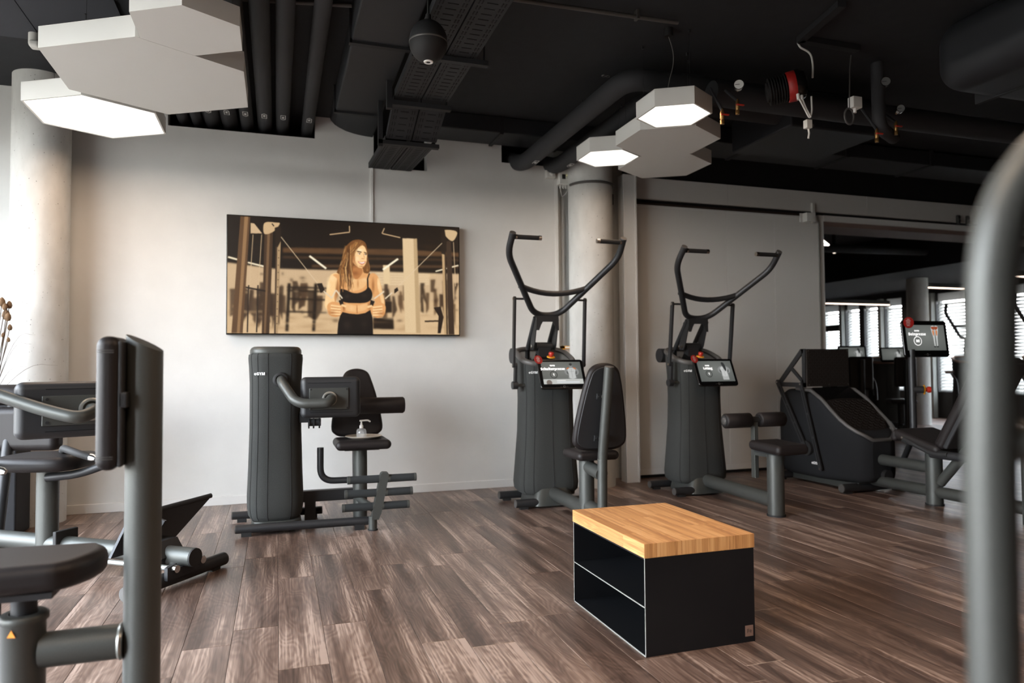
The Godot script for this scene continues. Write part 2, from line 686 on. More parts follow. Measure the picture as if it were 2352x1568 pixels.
	p.poly(smooth2(pg.call([1380, 640, 1430, 655, 1465, 730, 1490, 840, 1510, 930, 1480, 980, 1430, 950, 1400, 870, 1375, 780, 1370, 700])), skin)
	p.poly(smooth2(pg.call([1440, 680, 1465, 740, 1490, 850, 1500, 930, 1478, 930, 1455, 830, 1435, 740])), lit, 0.8)
	p.poly(smooth2(pg.call([1020, 655, 1120, 645, 1195, 640, 1210, 590, 1290, 590, 1310, 635, 1380, 645, 1420, 670, 1400, 760, 1380, 850, 1365, 930, 1370, 1000, 1300, 1040, 1180, 1040, 1090, 1020, 1105, 940, 1085, 860, 1075, 760, 1060, 700])), skin)
	p.poly(smooth2(pg.call([1205, 570, 1285, 595, 1290, 640, 1250, 690, 1205, 680])), shade, 0.8)
	p.poly(smooth2(pg.call([1150, 680, 1240, 700, 1330, 690, 1320, 760, 1250, 800, 1170, 800])), lit, 0.55)
	p.poly(smooth2(pg.call([1130, 930, 1240, 945, 1340, 925, 1330, 980, 1240, 1005, 1140, 990])), lit, 0.5)
	ln.call(1240, 940, 1245, 1020, 3.0, c8(190, 126, 74))
	var soft := func(x: float, y: float, rx: float, ry: float, c: Color, al: float) -> void:
		var a: Vector2 = q.call(x, y)
		p.ell(a.x, a.y, rx, ry, c, al, 0.9)
	soft.call(975, 760, 12, 46, c8(255, 226, 176), 0.8)
	soft.call(1010, 690, 22, 18, c8(255, 222, 170), 0.7)
	soft.call(1055, 800, 10, 50, c8(150, 92, 48), 0.7)
	soft.call(960, 930, 10, 34, c8(255, 224, 172), 0.6)
	soft.call(1395, 760, 9, 46, c8(150, 92, 48), 0.75)
	soft.call(1450, 740, 10, 40, c8(255, 220, 166), 0.75)
	soft.call(1490, 900, 9, 30, c8(250, 212, 158), 0.6)
	soft.call(1180, 700, 26, 16, c8(255, 220, 168), 0.7)
	soft.call(1320, 700, 28, 14, c8(250, 206, 150), 0.7)
	soft.call(1250, 740, 6, 26, c8(168, 104, 56), 0.55)
	soft.call(1225, 640, 22, 14, c8(140, 82, 42), 0.7)
	soft.call(1270, 620, 16, 12, c8(190, 124, 72), 0.6)
	soft.call(1115, 960, 12, 26, c8(150, 90, 46), 0.8)
	soft.call(1360, 950, 12, 24, c8(150, 90, 46), 0.8)
	soft.call(1190, 970, 18, 16, c8(250, 204, 148), 0.6)
	soft.call(1290, 965, 16, 16, c8(244, 196, 140), 0.6)
	soft.call(1240, 985, 3, 18, c8(160, 98, 52), 0.6)
	# top and leggings
	var black := c8(22, 17, 15)
	p.poly(smooth2(pg.call([1090, 790, 1140, 800, 1200, 825, 1260, 826, 1320, 800, 1350, 770, 1385, 820, 1378, 880, 1330, 915, 1230, 922, 1130, 915, 1085, 880, 1082, 830])), black)
	ln.call(1360, 640, 1342, 690, 5.0, black)
	ln.call(1342, 690, 1345, 780, 6.0, black)
	p.poly(pg.call([1095, 1005, 1170, 1022, 1250, 1028, 1320, 1015, 1368, 985, 1388, 1060, 1394, 1212, 1058, 1212, 1066, 1110]), black)
	ln.call(1100, 1040, 1360, 1050, 1.5, c8(60, 46, 38))
	soft.call(1150, 860, 20, 16, c8(62, 50, 42), 0.6)
	soft.call(1310, 850, 22, 16, c8(56, 45, 38), 0.6)
	soft.call(1150, 1130, 26, 34, c8(56, 45, 38), 0.6)
	soft.call(1310, 1120, 24, 36, c8(48, 38, 32), 0.6)
	# head
	p.poly(smooth2(pg.call([1195, 420, 1240, 372, 1305, 380, 1332, 430, 1338, 490, 1326, 545, 1292, 588, 1248, 580, 1205, 540, 1186, 480])), lit)
	p.poly(smooth2(pg.call([1190, 430, 1215, 430, 1225, 520, 1250, 575, 1215, 555, 1188, 500])), shade, 0.5)
	p.poly(smooth2(pg.call([1180, 380, 1240, 350, 1310, 365, 1270, 385, 1225, 430, 1205, 500, 1195, 600, 1180, 560, 1170, 450])), c8(150, 98, 52))
	soft.call(1270, 420, 22, 10, c8(255, 236, 196), 0.8)
	soft.call(1245, 500, 14, 16, c8(255, 228, 182), 0.7)
	soft.call(1215, 500, 7, 30, c8(170, 104, 56), 0.7)
	soft.call(1290, 575, 20, 6, c8(180, 112, 62), 0.7)
	for k in 70:
		var f := r.randf()
		var x := 1075.0 + f * 115.0
		var c := [c8(206, 150, 88), c8(92, 56, 28), c8(150, 98, 52), c8(232, 184, 122), c8(70, 42, 22)][r.randi() % 5] as Color
		var y0 := 370.0 + r.randf() * 140.0
		ln.call(1185.0 - (1.0 - f) * 60.0, y0, x, 560.0 + r.randf() * 60.0, 1.4, c)
		ln.call(x, 575.0 + r.randf() * 40.0, x - 14.0 + r.randf() * 50.0, 700.0 + r.randf() * 130.0, 1.4, c)
	for k in 26:
		var c := [c8(206, 150, 88), c8(92, 56, 28), c8(150, 98, 52)][r.randi() % 3] as Color
		ln.call(1225.0 + r.randf() * 60.0, 335.0 + r.randf() * 25.0, 1175.0 + r.randf() * 40.0, 430.0 + r.randf() * 60.0, 1.3, c)
		ln.call(1335.0 + r.randf() * 8.0, 470.0 + r.randf() * 40.0, 1335.0 + r.randf() * 28.0, 590.0 + r.randf() * 40.0, 1.3, c)
	ln.call(1242, 432, 1284, 440, 4.0, c8(58, 34, 20))
	ln.call(1308, 440, 1334, 450, 3.5, c8(58, 34, 20))
	for e in [[1262, 455, 7.0], [1322, 462, 5.5]]:
		var a: Vector2 = q.call(e[0], e[1])
		p.ell(a.x, a.y, e[2], 2.6, c8(250, 232, 206))
		p.ell(a.x + 2, a.y, 2.2, 2.4, c8(40, 24, 16))
		p.line(a.x - e[2], a.y - 2.2, a.x + e[2], a.y - 2.0, 1.6, c8(50, 30, 20))
	ln.call(1305, 455, 1312, 496, 2.5, c8(214, 150, 94))
	ln.call(1285, 500, 1312, 502, 2.5, c8(176, 108, 64))
	p.poly(smooth2(pg.call([1250, 528, 1285, 534, 1322, 526, 1310, 550, 1280, 556])), c8(196, 100, 74))
	p.poly(smooth2(pg.call([1258, 532, 1285, 537, 1316, 530, 1304, 545, 1280, 547])), c8(255, 248, 236))
	# hands round the grips
	ln.call(930, 810, 1010, 880, 6.0, c8(226, 206, 176))
	ln.call(1010, 870, 1045, 800, 6.0, c8(232, 214, 184))
	ln.call(1045, 800, 1105, 880, 6.0, c8(232, 214, 184))
	ln.call(1580, 820, 1510, 880, 6.0, c8(226, 206, 176))
	ln.call(1500, 810, 1405, 880, 6.0, c8(232, 214, 184))
	p.poly(pg.call([870, 740, 915, 735, 940, 800, 905, 830]), c8(34, 26, 20))
	p.poly(pg.call([1600, 790, 1630, 770, 1640, 800, 1600, 830]), c8(34, 26, 20))
	for e in [[1035, 985, 1.0], [1445, 990, -1.0]]:
		var cx: float = e[0]
		var cy: float = e[1]
		var s: float = e[2]
		p.poly(smooth2(pg.call([cx - 70 * s, cy - 40, cx - 20 * s, cy - 75, cx + 50 * s, cy - 60, cx + 75 * s, cy - 10, cx + 60 * s, cy + 40, cx + 10 * s, cy + 70, cx - 55 * s, cy + 45])), skin)
		for k in 4:
			ln.call(cx - 40 * s, cy - 40 + k * 27, cx + 55 * s, cy - 28 + k * 24, 8.0, lit)
			ln.call(cx - 35 * s, cy - 26 + k * 27, cx + 50 * s, cy - 14 + k * 24, 2.0, shade)
		p.poly(pg.call([cx + 35 * s, cy - 85, cx + 75 * s, cy - 100, cx + 80 * s, cy - 40, cx + 50 * s, cy - 45]), c8(30, 24, 20))
		ln.call(cx + 60 * s, cy - 45, cx + 105 * s, cy - 30, 10.0, lit)
		soft.call(cx - 30 * s, cy + 30, 22, 14, c8(170, 106, 58), 0.6)
	p.blur(1)
	for i in p.d.size() / 3:
		var g := (r.randi() % 15) - 7
		for ch in 3:
			p.d[i * 3 + ch] = clampi(p.d[i * 3 + ch] + g, 0, 255)
	return p.texture()


# the print shown on a machine's tablet: kind 0 front torso, 1 back torso, 2 legs
func tablet_picture(kind: int) -> ImageTexture:
	var p := Paint.new(288, 180, c8(92, 95, 92))
	p.ell(150, 80, 210, 130, c8(128, 131, 127), 0.8, 1.0)
	var pale := c8(196, 198, 196)
	var mid := c8(140, 142, 141)
	var dk := c8(52, 54, 54)
	var org := c8(206, 104, 40)
	if kind == 0:
		p.rect(0, 140, 288, 180, c8(196, 198, 194))
		p.ell(40, 168, 20, 22, c8(120, 110, 104))
		p.rect(96, 150, 160, 155, c8(248, 248, 246))
		p.rect(96, 162, 260, 168, c8(228, 233, 238))
	if kind < 2:
		p.poly(smooth2(pv([200, 45, 214, 41, 230, 45, 246, 50, 262, 62, 268, 84, 258, 104, 240, 112, 244, 136, 186, 136, 190, 112, 172, 104, 162, 84, 168, 62, 184, 50])), mid)
		p.poly(smooth2(pv([194, 54, 215, 50, 236, 54, 244, 70, 238, 96, 236, 134, 194, 134, 192, 96, 186, 70])), pale)
		p.poly(pv([176, 80, 186, 74, 190, 104, 180, 100]), c8(92, 95, 92))
		p.poly(pv([254, 80, 244, 74, 240, 104, 250, 100]), c8(92, 95, 92))
		p.ell(215, 28, 11, 15, mid)
		p.ell(215, 22, 11, 11, dk)
		p.line(215, 58, 215, 130, 2.0, mid)
		p.line(196, 78, 214, 80, 2.0, mid)
		p.line(216, 80, 234, 78, 2.0, mid)
		if kind == 0:
			p.poly(smooth2(pv([184, 50, 200, 46, 198, 54, 180, 62])), org, 0.8)
			p.poly(smooth2(pv([246, 50, 230, 46, 232, 54, 250, 62])), org, 0.8)
		else:
			p.poly(smooth2(pv([204, 20, 222, 14, 232, 34, 238, 70, 228, 92, 214, 60])), dk)
			p.rect(190, 136, 242, 166, c8(176, 178, 176))
	else:
		for s in [-1.0, 1.0]:
			p.poly(smooth2(pv([216 + s * 2, 10, 216 + s * 26, 12, 216 + s * 24, 50, 216 + s * 17, 84, 216 + s * 15, 110, 216 + s * 12, 150, 216 + s * 5, 150, 216 + s * 5, 110, 216 + s * 4, 84])), pale)
			p.poly(smooth2(pv([216 + s * 2, 12, 216 + s * 25, 14, 216 + s * 20, 28, 216 + s * 4, 34])), c8(150, 58, 26), 0.9)
			p.poly(smooth2(pv([216 + s * 7, 40, 216 + s * 18, 40, 216 + s * 15, 72, 216 + s * 8, 72])), org, 0.8)
			p.ell(216 + s * 10, 154, 8, 5, dk)
	return p.texture()


func make_materials() -> void:
	fontb = SystemFont.new()
	fontb.font_names = PackedStringArray(["Droid Sans"])
	fontb.font_weight = 700
	M.wall = mat(c8(214, 214, 211), 0.85)
	M.wall.albedo_texture = noise_tex(0.02, Color(0.975, 0.975, 0.975), Color(1, 1, 1), 256, 4, 4)
	M.wall.uv1_triplanar = true
	M.wall.uv1_world_triplanar = true
	M.wall.uv1_scale = V(0.6, 0.6, 0.6)
	M.board = mat(c8(212, 211, 207), 0.55)
	M.trim = mat(c8(218, 218, 215), 0.5)
	M.ceiling = mat(c8(34, 36, 40), 0.9)
	M.ceiling.albedo_texture = noise_tex(0.03, Color(0.9, 0.9, 0.9), Color(1, 1, 1), 256, 12, 4)
	M.ceiling.uv1_triplanar = true
	M.ceiling.uv1_world_triplanar = true
	M.duct = mat(c8(38, 40, 44), 0.6, 0.2)
	M.foam = mat(c8(44, 45, 48), 0.75)
	M.tray = mat(c8(36, 37, 40), 0.7, 0.2)
	M.void = mat(c8(10, 10, 11), 0.95)
	M.concrete = mat(Color.WHITE, 0.8)
	M.concrete.albedo_texture = concrete_sheet()
	M.concrete.uv1_scale = V(2, 0.6, 1)
	M.plank = mat(Color.WHITE, 0.33, 0.0, 0.68)
	M.plank.albedo_texture = wood_sheet(10, 112, 1024, c8(64, 49, 42), c8(112, 91, 80), c8(172, 150, 136), 11, 0.16, 13.0)
	M.far_plank = mat(c8(104, 78, 66), 0.34, 0.0, 0.55)
	M.joint = mat(c8(54, 40, 34), 0.8)
	M.oak = mat(Color.WHITE, 0.5)
	M.oak.albedo_texture = wood_sheet(8, 64, 512, c8(160, 108, 62), c8(206, 152, 96), c8(228, 182, 128), 31, 0.02, 9.0)
	M.steel_black = mat(c8(30, 31, 33), 0.42, 0.35)
	M.steel_black.albedo_texture = noise_tex(0.008, Color(0.8, 0.82, 0.86), Color(1, 1, 1), 256, 21, 4)
	M.cut_edge = mat(c8(190, 192, 186), 0.4, 0.6)
	M.fabric = mat(c8(68, 69, 68), 0.95, 0.0, 0.3)
	M.fabric.albedo_texture = noise_tex(0.35, Color(0.72, 0.73, 0.72), Color(1.0, 1.0, 1.0), 256, 8, 2)
	M.fabric.uv1_triplanar = true
	M.fabric.uv1_scale = V(2.2, 2.2, 2.2)
	M.fabric.rim_enabled = true
	M.fabric.rim = 0.35
	M.fabric.rim_tint = 0.7
	M.fabric_shaded = mat(c8(32, 33, 35), 0.9, 0.0, 0.3)  # cover fabric darkened: weak light around the leg press put into its colour
	M.seam = mat(c8(30, 31, 32), 0.9)
	M.metal = mat(c8(80, 82, 79), 0.46, 0.4)
	M.metal.albedo_texture = noise_tex(0.45, Color(0.86, 0.86, 0.86), Color(1, 1, 1), 256, 6, 1)
	M.metal.uv1_triplanar = true
	M.metal.uv1_scale = V(3, 3, 3)
	M.metal_dark = mat(c8(46, 47, 49), 0.45, 0.35)
	M.cap = mat(c8(84, 82, 80), 0.5, 0.2)
	M.leather = mat(c8(34, 30, 30), 0.5, 0.0, 0.4)
	M.leather.albedo_texture = noise_tex(0.25, Color(0.84, 0.84, 0.84), Color(1, 1, 1), 256, 16, 2)
	M.leather.uv1_triplanar = true
	M.leather.uv1_scale = V(4, 4, 4)
	M.shell = mat(c8(36, 37, 39), 0.5)
	M.rubber = mat(c8(24, 24, 25), 0.7)
	M.grip = mat(c8(36, 39, 40), 0.9)
	M.chrome = mat(c8(200, 198, 194), 0.18, 1.0)
	M.weld = mat(c8(150, 151, 146), 0.3, 0.7)
	M.gloss = mat(c8(12, 12, 13), 0.15)
	M.red = mat(c8(178, 44, 28), 0.4)
	M.tagred = mat(c8(158, 30, 26), 0.5)
	M.yellow = mat(c8(232, 164, 34), 0.5)
	M.orange = mat(c8(222, 140, 40), 0.6)
	M.white = mat(c8(226, 226, 222), 0.6)
	M.plastic = mat(c8(214, 213, 208), 0.5)
	M.panel = mat(c8(212, 212, 208), 0.75)
	M.logo = mat(c8(235, 236, 234), 0.6)
	M.lamp = glow(c8(255, 250, 242), 0.7)
	M.light_text = glow(c8(250, 250, 250), 0.36)
	M.copper = mat(c8(150, 122, 108), 0.45, 0.4)
	M.copper_ink = mat(c8(98, 80, 72), 0.6, 0.2)
	M.glass = mat(Color(0.96, 0.98, 0.98, 0.06), 0.02)
	M.glass.transparency = BaseMaterial3D.TRANSPARENCY_ALPHA
	M.bottle = mat(Color(0.95, 0.97, 0.98, 0.18), 0.04)
	M.bottle.transparency = BaseMaterial3D.TRANSPARENCY_ALPHA
	M.china = mat(c8(206, 196, 182), 0.4)
	M.blind = mat(c8(232, 234, 232), 0.6)
	M.blind.backlight_enabled = true
	M.blind.backlight = Color(0.55, 0.55, 0.55)
	M.frame = mat(c8(44, 44, 44), 0.6)
	M.frame_light = mat(c8(128, 130, 126), 0.6)
	M.planter = mat(c8(28, 29, 32), 0.9)
	M.straw = mat(c8(186, 120, 54), 0.8)
	M.stem = mat(c8(84, 68, 54), 0.9)
	M.teasel = mat(c8(112, 88, 64), 0.95)
	M.tread = mat(c8(58, 53, 50), 0.32, 0.6)
	M.brass = mat(c8(150, 116, 70), 0.35, 0.8)


# ---------------------------------------------------------------- the room
const WZ := -5.91
const CEIL := 3.09

func build_floor() -> void:
	var cam: Camera3D = get_node("camera")
	var f := struct("floor", mb().bb(V(-3.5, -0.12, -13.6), V(12.1, -0.014, 3.6)), M.joint)
	var pw := 0.1715
	var pl := 1.12
	var strips := 10
	var shapes := []
	for k in strips * 2:
		var b := mb()
		var x := pw / 2 - 0.0006
		var z := pl / 2 - 0.0006
		var e := 0.0012
		var u0 := (k / 2 + 0.03) / strips
		var u1 := (k / 2 + 0.97) / strips
		var v0 := 0.0 if k % 2 == 0 else 1.0
		var pts := [V(-x + e, 0, -z + e), V(x - e, 0, -z + e), V(x - e, 0, z - e), V(-x + e, 0, z - e)]
		var low := [V(-x, -0.0012, -z), V(x, -0.0012, -z), V(x, -0.0012, z), V(-x, -0.0012, z)]
		var uvs := [Vector2(u0, v0), Vector2(u1, v0), Vector2(u1, 1 - v0), Vector2(u0, 1 - v0)]
		var i0 := b.v.size()
		for i in 4:
			b.vert(pts[i], Vector3.UP, uvs[i])
		b.tri(i0, i0 + 1, i0 + 2)
		b.tri(i0, i0 + 2, i0 + 3)
		for i in 4:
			var j := (i + 1) % 4
			var nn: Vector3 = ((pts[i] + pts[j]) * 0.5).normalized()
			var i1 := b.v.size()
			b.vert(pts[i], (nn + Vector3.UP).normalized(), uvs[i])
			b.vert(pts[j], (nn + Vector3.UP).normalized(), uvs[j])
			b.vert(low[j], (nn + Vector3.UP).normalized(), uvs[j])
			b.vert(low[i], (nn + Vector3.UP).normalized(), uvs[i])
			b.tri(i1, i1 + 1, i1 + 2)
			b.tri(i1, i1 + 2, i1 + 3)
			var dn := V(0, -0.012, 0)
			b.quad(low[i], low[j], low[j] + dn, low[i] + dn, nn)
		shapes.append(b)
	var known := {-2: -2.93, -1: -3.08, 0: -3.75, 1: -4.14, 2: -3.42, 3: -3.82, 4: -2.6, 5: -3.92}
	rng.seed = 4242
	var all := []
	for k in range(-20, 71):
		var x0 := 0.009 + k * pw
		var j0: float = known[k] if known.has(k) else -rng.randf() * pl
		j0 = fposmod(j0, pl) - 2.0 * pl
		for r in range(-12, 6):
			var c := V(x0 + pw / 2, 0, j0 + (r + 0.5) * pl)
			if c.z > 3.6 or c.z < -13.6 or c.x > 12.0 or c.x < -3.4:
				continue
			var q := cam.global_transform.affine_inverse() * c
			var near := false
			if q.z < -0.5:
				var sx := 1176.0 + 1628.0 * q.x / -q.z
				var sy := 784.0 - 1628.0 * q.y / -q.z
				near = sx > -250 and sx < 2330 and sy < 1850
			all.append([q.length() if near else 99.0, c, rng.randi() % (strips * 2)])
	all.sort_custom(func(a, b): return a[0] < b[0])
	var cache := {}
	var rest := mb()
	for i in all.size():
		var a: Array = all[i]
		if i < 300 and a[0] < 90.0:
			if not cache.has(a[2]):
				cache[a[2]] = shapes[a[2]].mesh()
			var o := MeshInstance3D.new()
			o.name = "plank"
			o.mesh = cache[a[2]]
			o.material_override = M.plank
			o.position = a[1]
			f.add_child(o, true)
		else:
			var s: MB = shapes[a[2]]
			var at := rest.v.size()
			for k in s.v.size():
				rest.v.append(s.v[k] + a[1])
			rest.n.append_array(s.n)
			rest.u.append_array(s.u)
			for k in s.ix:
				rest.ix.append(at + k)
	var ro := part(f, "plank_field", rest, M.plank)
	ro.set_meta("kind", "stuff")


func build_shell() -> void:
	# main white wall with three gaps for the pipes at its top
	var b := mb()
	var zf := WZ
	var zb := WZ - 0.12
	b.bb(V(-3.5, 0, zb), V(2.385, 2.715, zf))
	b.bb(V(-3.5, 2.715, zb), V(0.756, 2.908, zf))
	b.bb(V(-3.5, 2.908, zb), V(-0.80, 3.09, zf))
	b.bb(V(0.287, 2.908, zb), V(0.756, 3.09, zf))
	b.bb(V(1.207, 2.715, zb), V(1.874, 3.09, zf))
	b.bb(V(1.874, 2.715, zb), V(2.385, 2.846, zf))
	struct("wall_back", b, M.wall)
	b = mb()
	b.bb(V(-0.9, 2.85, zb - 0.5), V(0.3, 3.2, zb - 0.48))
	b.bb(V(0.7, 2.65, zb - 0.5), V(2.5, 3.2, zb - 0.48))
	b.bb(V(-0.9, 2.84, zb - 0.5), V(2.5, 2.86, zb))
	struct("wall_gap_backing", b, M.void)  # black backing sheets, the darkness inside the wall gaps put into their colour
	struct("wall_recess", mb().bb(V(2.3, 0, -6.2), V(3.25, CEIL, -6.0)), M.wall)
	struct("trim_1", mb().bb(V(2.375, 0, -6.0), V(2.405, 2.846, WZ + 0.004)), M.trim)
	struct("baseboard_back", mb().rbox(V((-1.47 + 2.385) / 2, 0.034, WZ + 0.007), V((2.385 + 1.47) / 2, 0.034, 0.007), 0.004, Basis(), 2), M.trim)
	# soffit and slab, both painted black
	struct("ceiling", mb().bb(V(-3.5, CEIL, -13.6), V(12.1, CEIL + 0.2, 3.6)), M.ceiling)
	var cb := struct("ceiling_boards", mb().bb(V(-2.9, CEIL - 0.004, -4.99), V(-0.86, CEIL, -2.0)), M.void)
	for x in [[-2.9, -2.0], [-1.995, -1.378], [-1.372, -0.86]]:
		part(cb, "board", mb().bb(V(x[0], CEIL - 0.016, -4.99), V(x[1], CEIL - 0.003, -2.0)), mat(c8(58, 60, 66), 0.9))
	# white post beside the sliding partition
	struct("trim_2", mb().rbox(V(3.028, 1.39, -5.77), V(0.0625, 1.39, 0.055), 0.003, Basis(), 1).bb(V(3.078, 0, -5.72), V(3.094, 2.78, -5.71)), M.trim)
	# sliding partition: panels between thin joints, header above
	var door := struct("door_1", mb().bb(V(3.1, 0.025, -6.02), V(5.2, 2.59, -5.93)), M.joint)
	O = Vector3.ZERO
	var xs := [3.1, 3.655, 4.178, 4.742, 5.286]
	for i in 4:
		part(door, "panel", mb().rbox(V((xs[i] + xs[i + 1]) / 2, 1.295, -5.922), V((xs[i + 1] - xs[i]) / 2 - 0.0012, 1.265, 0.022), 0.002, Basis(), 1), M.board)
	part(door, "edge_profile", mb().bb(V(5.288, 0.025, -5.95), V(5.303, 2.53, -5.895)), M.cut_edge)
	part(door, "jamb", mb().bb(V(5.303, 0.0, -6.0), V(5.372, 2.585, -5.915)), M.trim)
	part(door, "kick_strip", mb().bb(V(3.1, 0.03, -5.9), V(5.286, 0.085, -5.897)), M.trim)
	part(door, "rail", mb().bb(V(3.1, 2.535, -5.9), V(5.2, 2.545, -5.893)), M.trim)
	part(door, "floor_gap_shade", mb().bb(V(3.1, 0.0, -6.0), V(5.3, 0.024, -5.91)), M.void)  # black strip stands for the shade in the gap under the partition
	var hd := struct("wall_header", mb().bb(V(3.1, 2.6, -6.2), V(9.2, 3.09, -5.9)), M.void)
	var hx := [3.1, 4.18, 5.9, 7.6, 9.2]
	for i in 4:
		part(hd, "panel", mb().rbox(V((hx[i] + hx[i + 1]) / 2, 2.709, -5.885), V((hx[i + 1] - hx[i]) / 2 - 0.0015, 0.1, 0.018), 0.002, Basis(), 1), M.board)
	part(hd, "track", mb().bb(V(5.37, 2.525, -6.1), V(9.2, 2.585, -5.905)), M.trim)
	part(hd, "lintel", mb().bb(V(5.37, 2.48, -6.3), V(9.2, 2.525, -5.93)), mat(c8(120, 100, 92), 0.7))
	for p in [[3.62, 2.665], [4.1, 2.655], [4.5, 2.66], [6.6, 2.66]]:
		part(hd, "screw_cap", mb().lathe(V(p[0], p[1], -5.867), [[0.0, 0.003], [0.006, 0.002], [0.008, 0.0]], 10, Basis(Vector3.RIGHT, PI / 2)), M.trim)
	var br := thing("door_stop_bracket", "white angle bracket with upright rail at the edge of the sliding partition", "bracket", V(5.13, 2.49, -5.87))
	part(br, "block", mb().rbox(V(5.145, 2.54, -5.865), V(0.055, 0.045, 0.035), 0.004), M.plastic)
	part(br, "upright", mb().bb(V(5.175, 2.49, -5.87), V(5.205, 2.69, -5.845)), M.plastic)
	part(br, "plate", mb().bb(V(5.06, 2.495, -5.9), V(5.1, 2.585, -5.89)), M.plastic)
	br = thing("roller_bracket", "pair of small pale roller brackets on the header above the opening", "bracket", V(7.23, 2.58, -5.86))
	for x in [7.16, 7.3]:
		var pl := part(br, "plate", mb().rbox(V(x, 2.635, -5.85), V(0.022, 0.048, 0.014), 0.008), M.metal)
		for y in [2.617, 2.655]:
			part(pl, "bolt", mb().cyl(V(x, y, -5.836), V(x, y, -5.828), 0.011, 12), M.rubber)
	# room behind the opening
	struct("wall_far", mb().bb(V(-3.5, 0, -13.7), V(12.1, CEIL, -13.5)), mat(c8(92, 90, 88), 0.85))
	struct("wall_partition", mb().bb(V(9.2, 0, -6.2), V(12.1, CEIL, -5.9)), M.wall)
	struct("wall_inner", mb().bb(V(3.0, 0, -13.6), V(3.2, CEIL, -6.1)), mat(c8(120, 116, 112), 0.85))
	struct("ceiling_bulkhead", mb().bb(V(9.4, 2.5, -13.5), V(12.0, CEIL, -6.2)), M.ceiling)
	# unseen wall behind the camera, dark grey to cut bounced light
	struct("wall_front_unseen", mb().bb(V(-3.5, 0, 3.5), V(12.1, CEIL, 3.7)), mat(c8(70, 68, 66), 0.85))
	# window walls; the left one is out of view, placed to light the room
	window_wall(-3.1, [-5.2, -4.4, -3.6, -2.6, -1.6, -0.6, 0.4], 0.1, 2.85, "wall_left_unseen", -1.0, 1)
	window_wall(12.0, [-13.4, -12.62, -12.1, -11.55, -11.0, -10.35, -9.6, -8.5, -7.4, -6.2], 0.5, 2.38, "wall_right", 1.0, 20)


func window_wall(x: float, zs: Array, y0: float, y1: float, called: String, side: float, first: int) -> void:
	var b := mb()
	var t := 0.25 * side
	var za: float = zs[0]
	var zb: float = zs[zs.size() - 1]
	b.bb(V(x, 0, -13.6), V(x + t, y0, 3.6))
	b.bb(V(x, y1, -13.6), V(x + t, CEIL, 3.6))
	b.bb(V(x, y0, -13.6), V(x + t, y1, za))
	b.bb(V(x, y0, zb), V(x + t, y1, 3.6))
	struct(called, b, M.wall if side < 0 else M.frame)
	for i in zs.size() - 1:
		var z0: float = zs[i]
		var z1: float = zs[i + 1]
		var w := struct("window_%d" % (first + i), mb().bb(V(x + t * 0.3, y0, z0), V(x + t * 0.6, y0 + 0.05, z1)).bb(V(x + t * 0.3, y1 - 0.05, z0), V(x + t * 0.6, y1, z1)).bb(V(x + t * 0.3, y0, z0), V(x + t * 0.6, y1, z0 + 0.05)).bb(V(x + t * 0.3, y0, z1 - 0.05), V(x + t * 0.6, y1, z1)), M.frame if i % 3 else M.frame_light)
		part(w, "pane", mb().bb(V(x + t * 0.42, y0 + 0.05, z0 + 0.05), V(x + t * 0.46, y1 - 0.05, z1 - 0.05)), M.glass)
		if side > 0:
			part(w, "mullion", mb().bb(V(x - 0.06, y0, z1 - 0.06), V(x, y1, z1 + 0.08)), M.frame)
			if i % 2 == 0:
				part(w, "inner_post", mb().bb(V(x - 0.16, 0, z1 - 0.02), V(x - 0.06, y1, z1 + 0.06)), M.frame_light)
			if i == 0:
				part(w, "transom", mb().bb(V(x - 0.06, 1.78, z0), V(x, 1.92, z1)), M.frame)
			part(w, "blind_box", mb().bb(V(x - 0.01, y1 - 0.16, z0 + 0.02), V(x + 0.06, y1 - 0.01, z1 - 0.05)), M.blind)
			var s := mb()
			var y := y0 + 0.04
			while y < y1 - 0.18:
				s.box(V(x + 0.03, y, (z0 + z1) / 2), V(0.058, 0.0025, z1 - z0 - 0.12), Basis(Vector3(0, 0, 1), 1.15))
				y += 0.06
			part(w, "blind_slats", s, M.blind).set_meta("kind", "stuff")


func column(called: String, c: Vector3, r: float, label: String) -> void:
	var o := solo(called, mb().lathe(c, [[r, 0.0], [r, CEIL]], 48), M.concrete, label, "", "", "structure")
	o.set_meta("kind", "structure")


func hexagon(c: Vector2, s: float) -> PackedVector2Array:
	var o := PackedVector2Array()
	for k in 6:
		var a := PI / 2 + k * PI / 3
		o.append(c + Vector2(cos(a), sin(a)) * s)
	return o

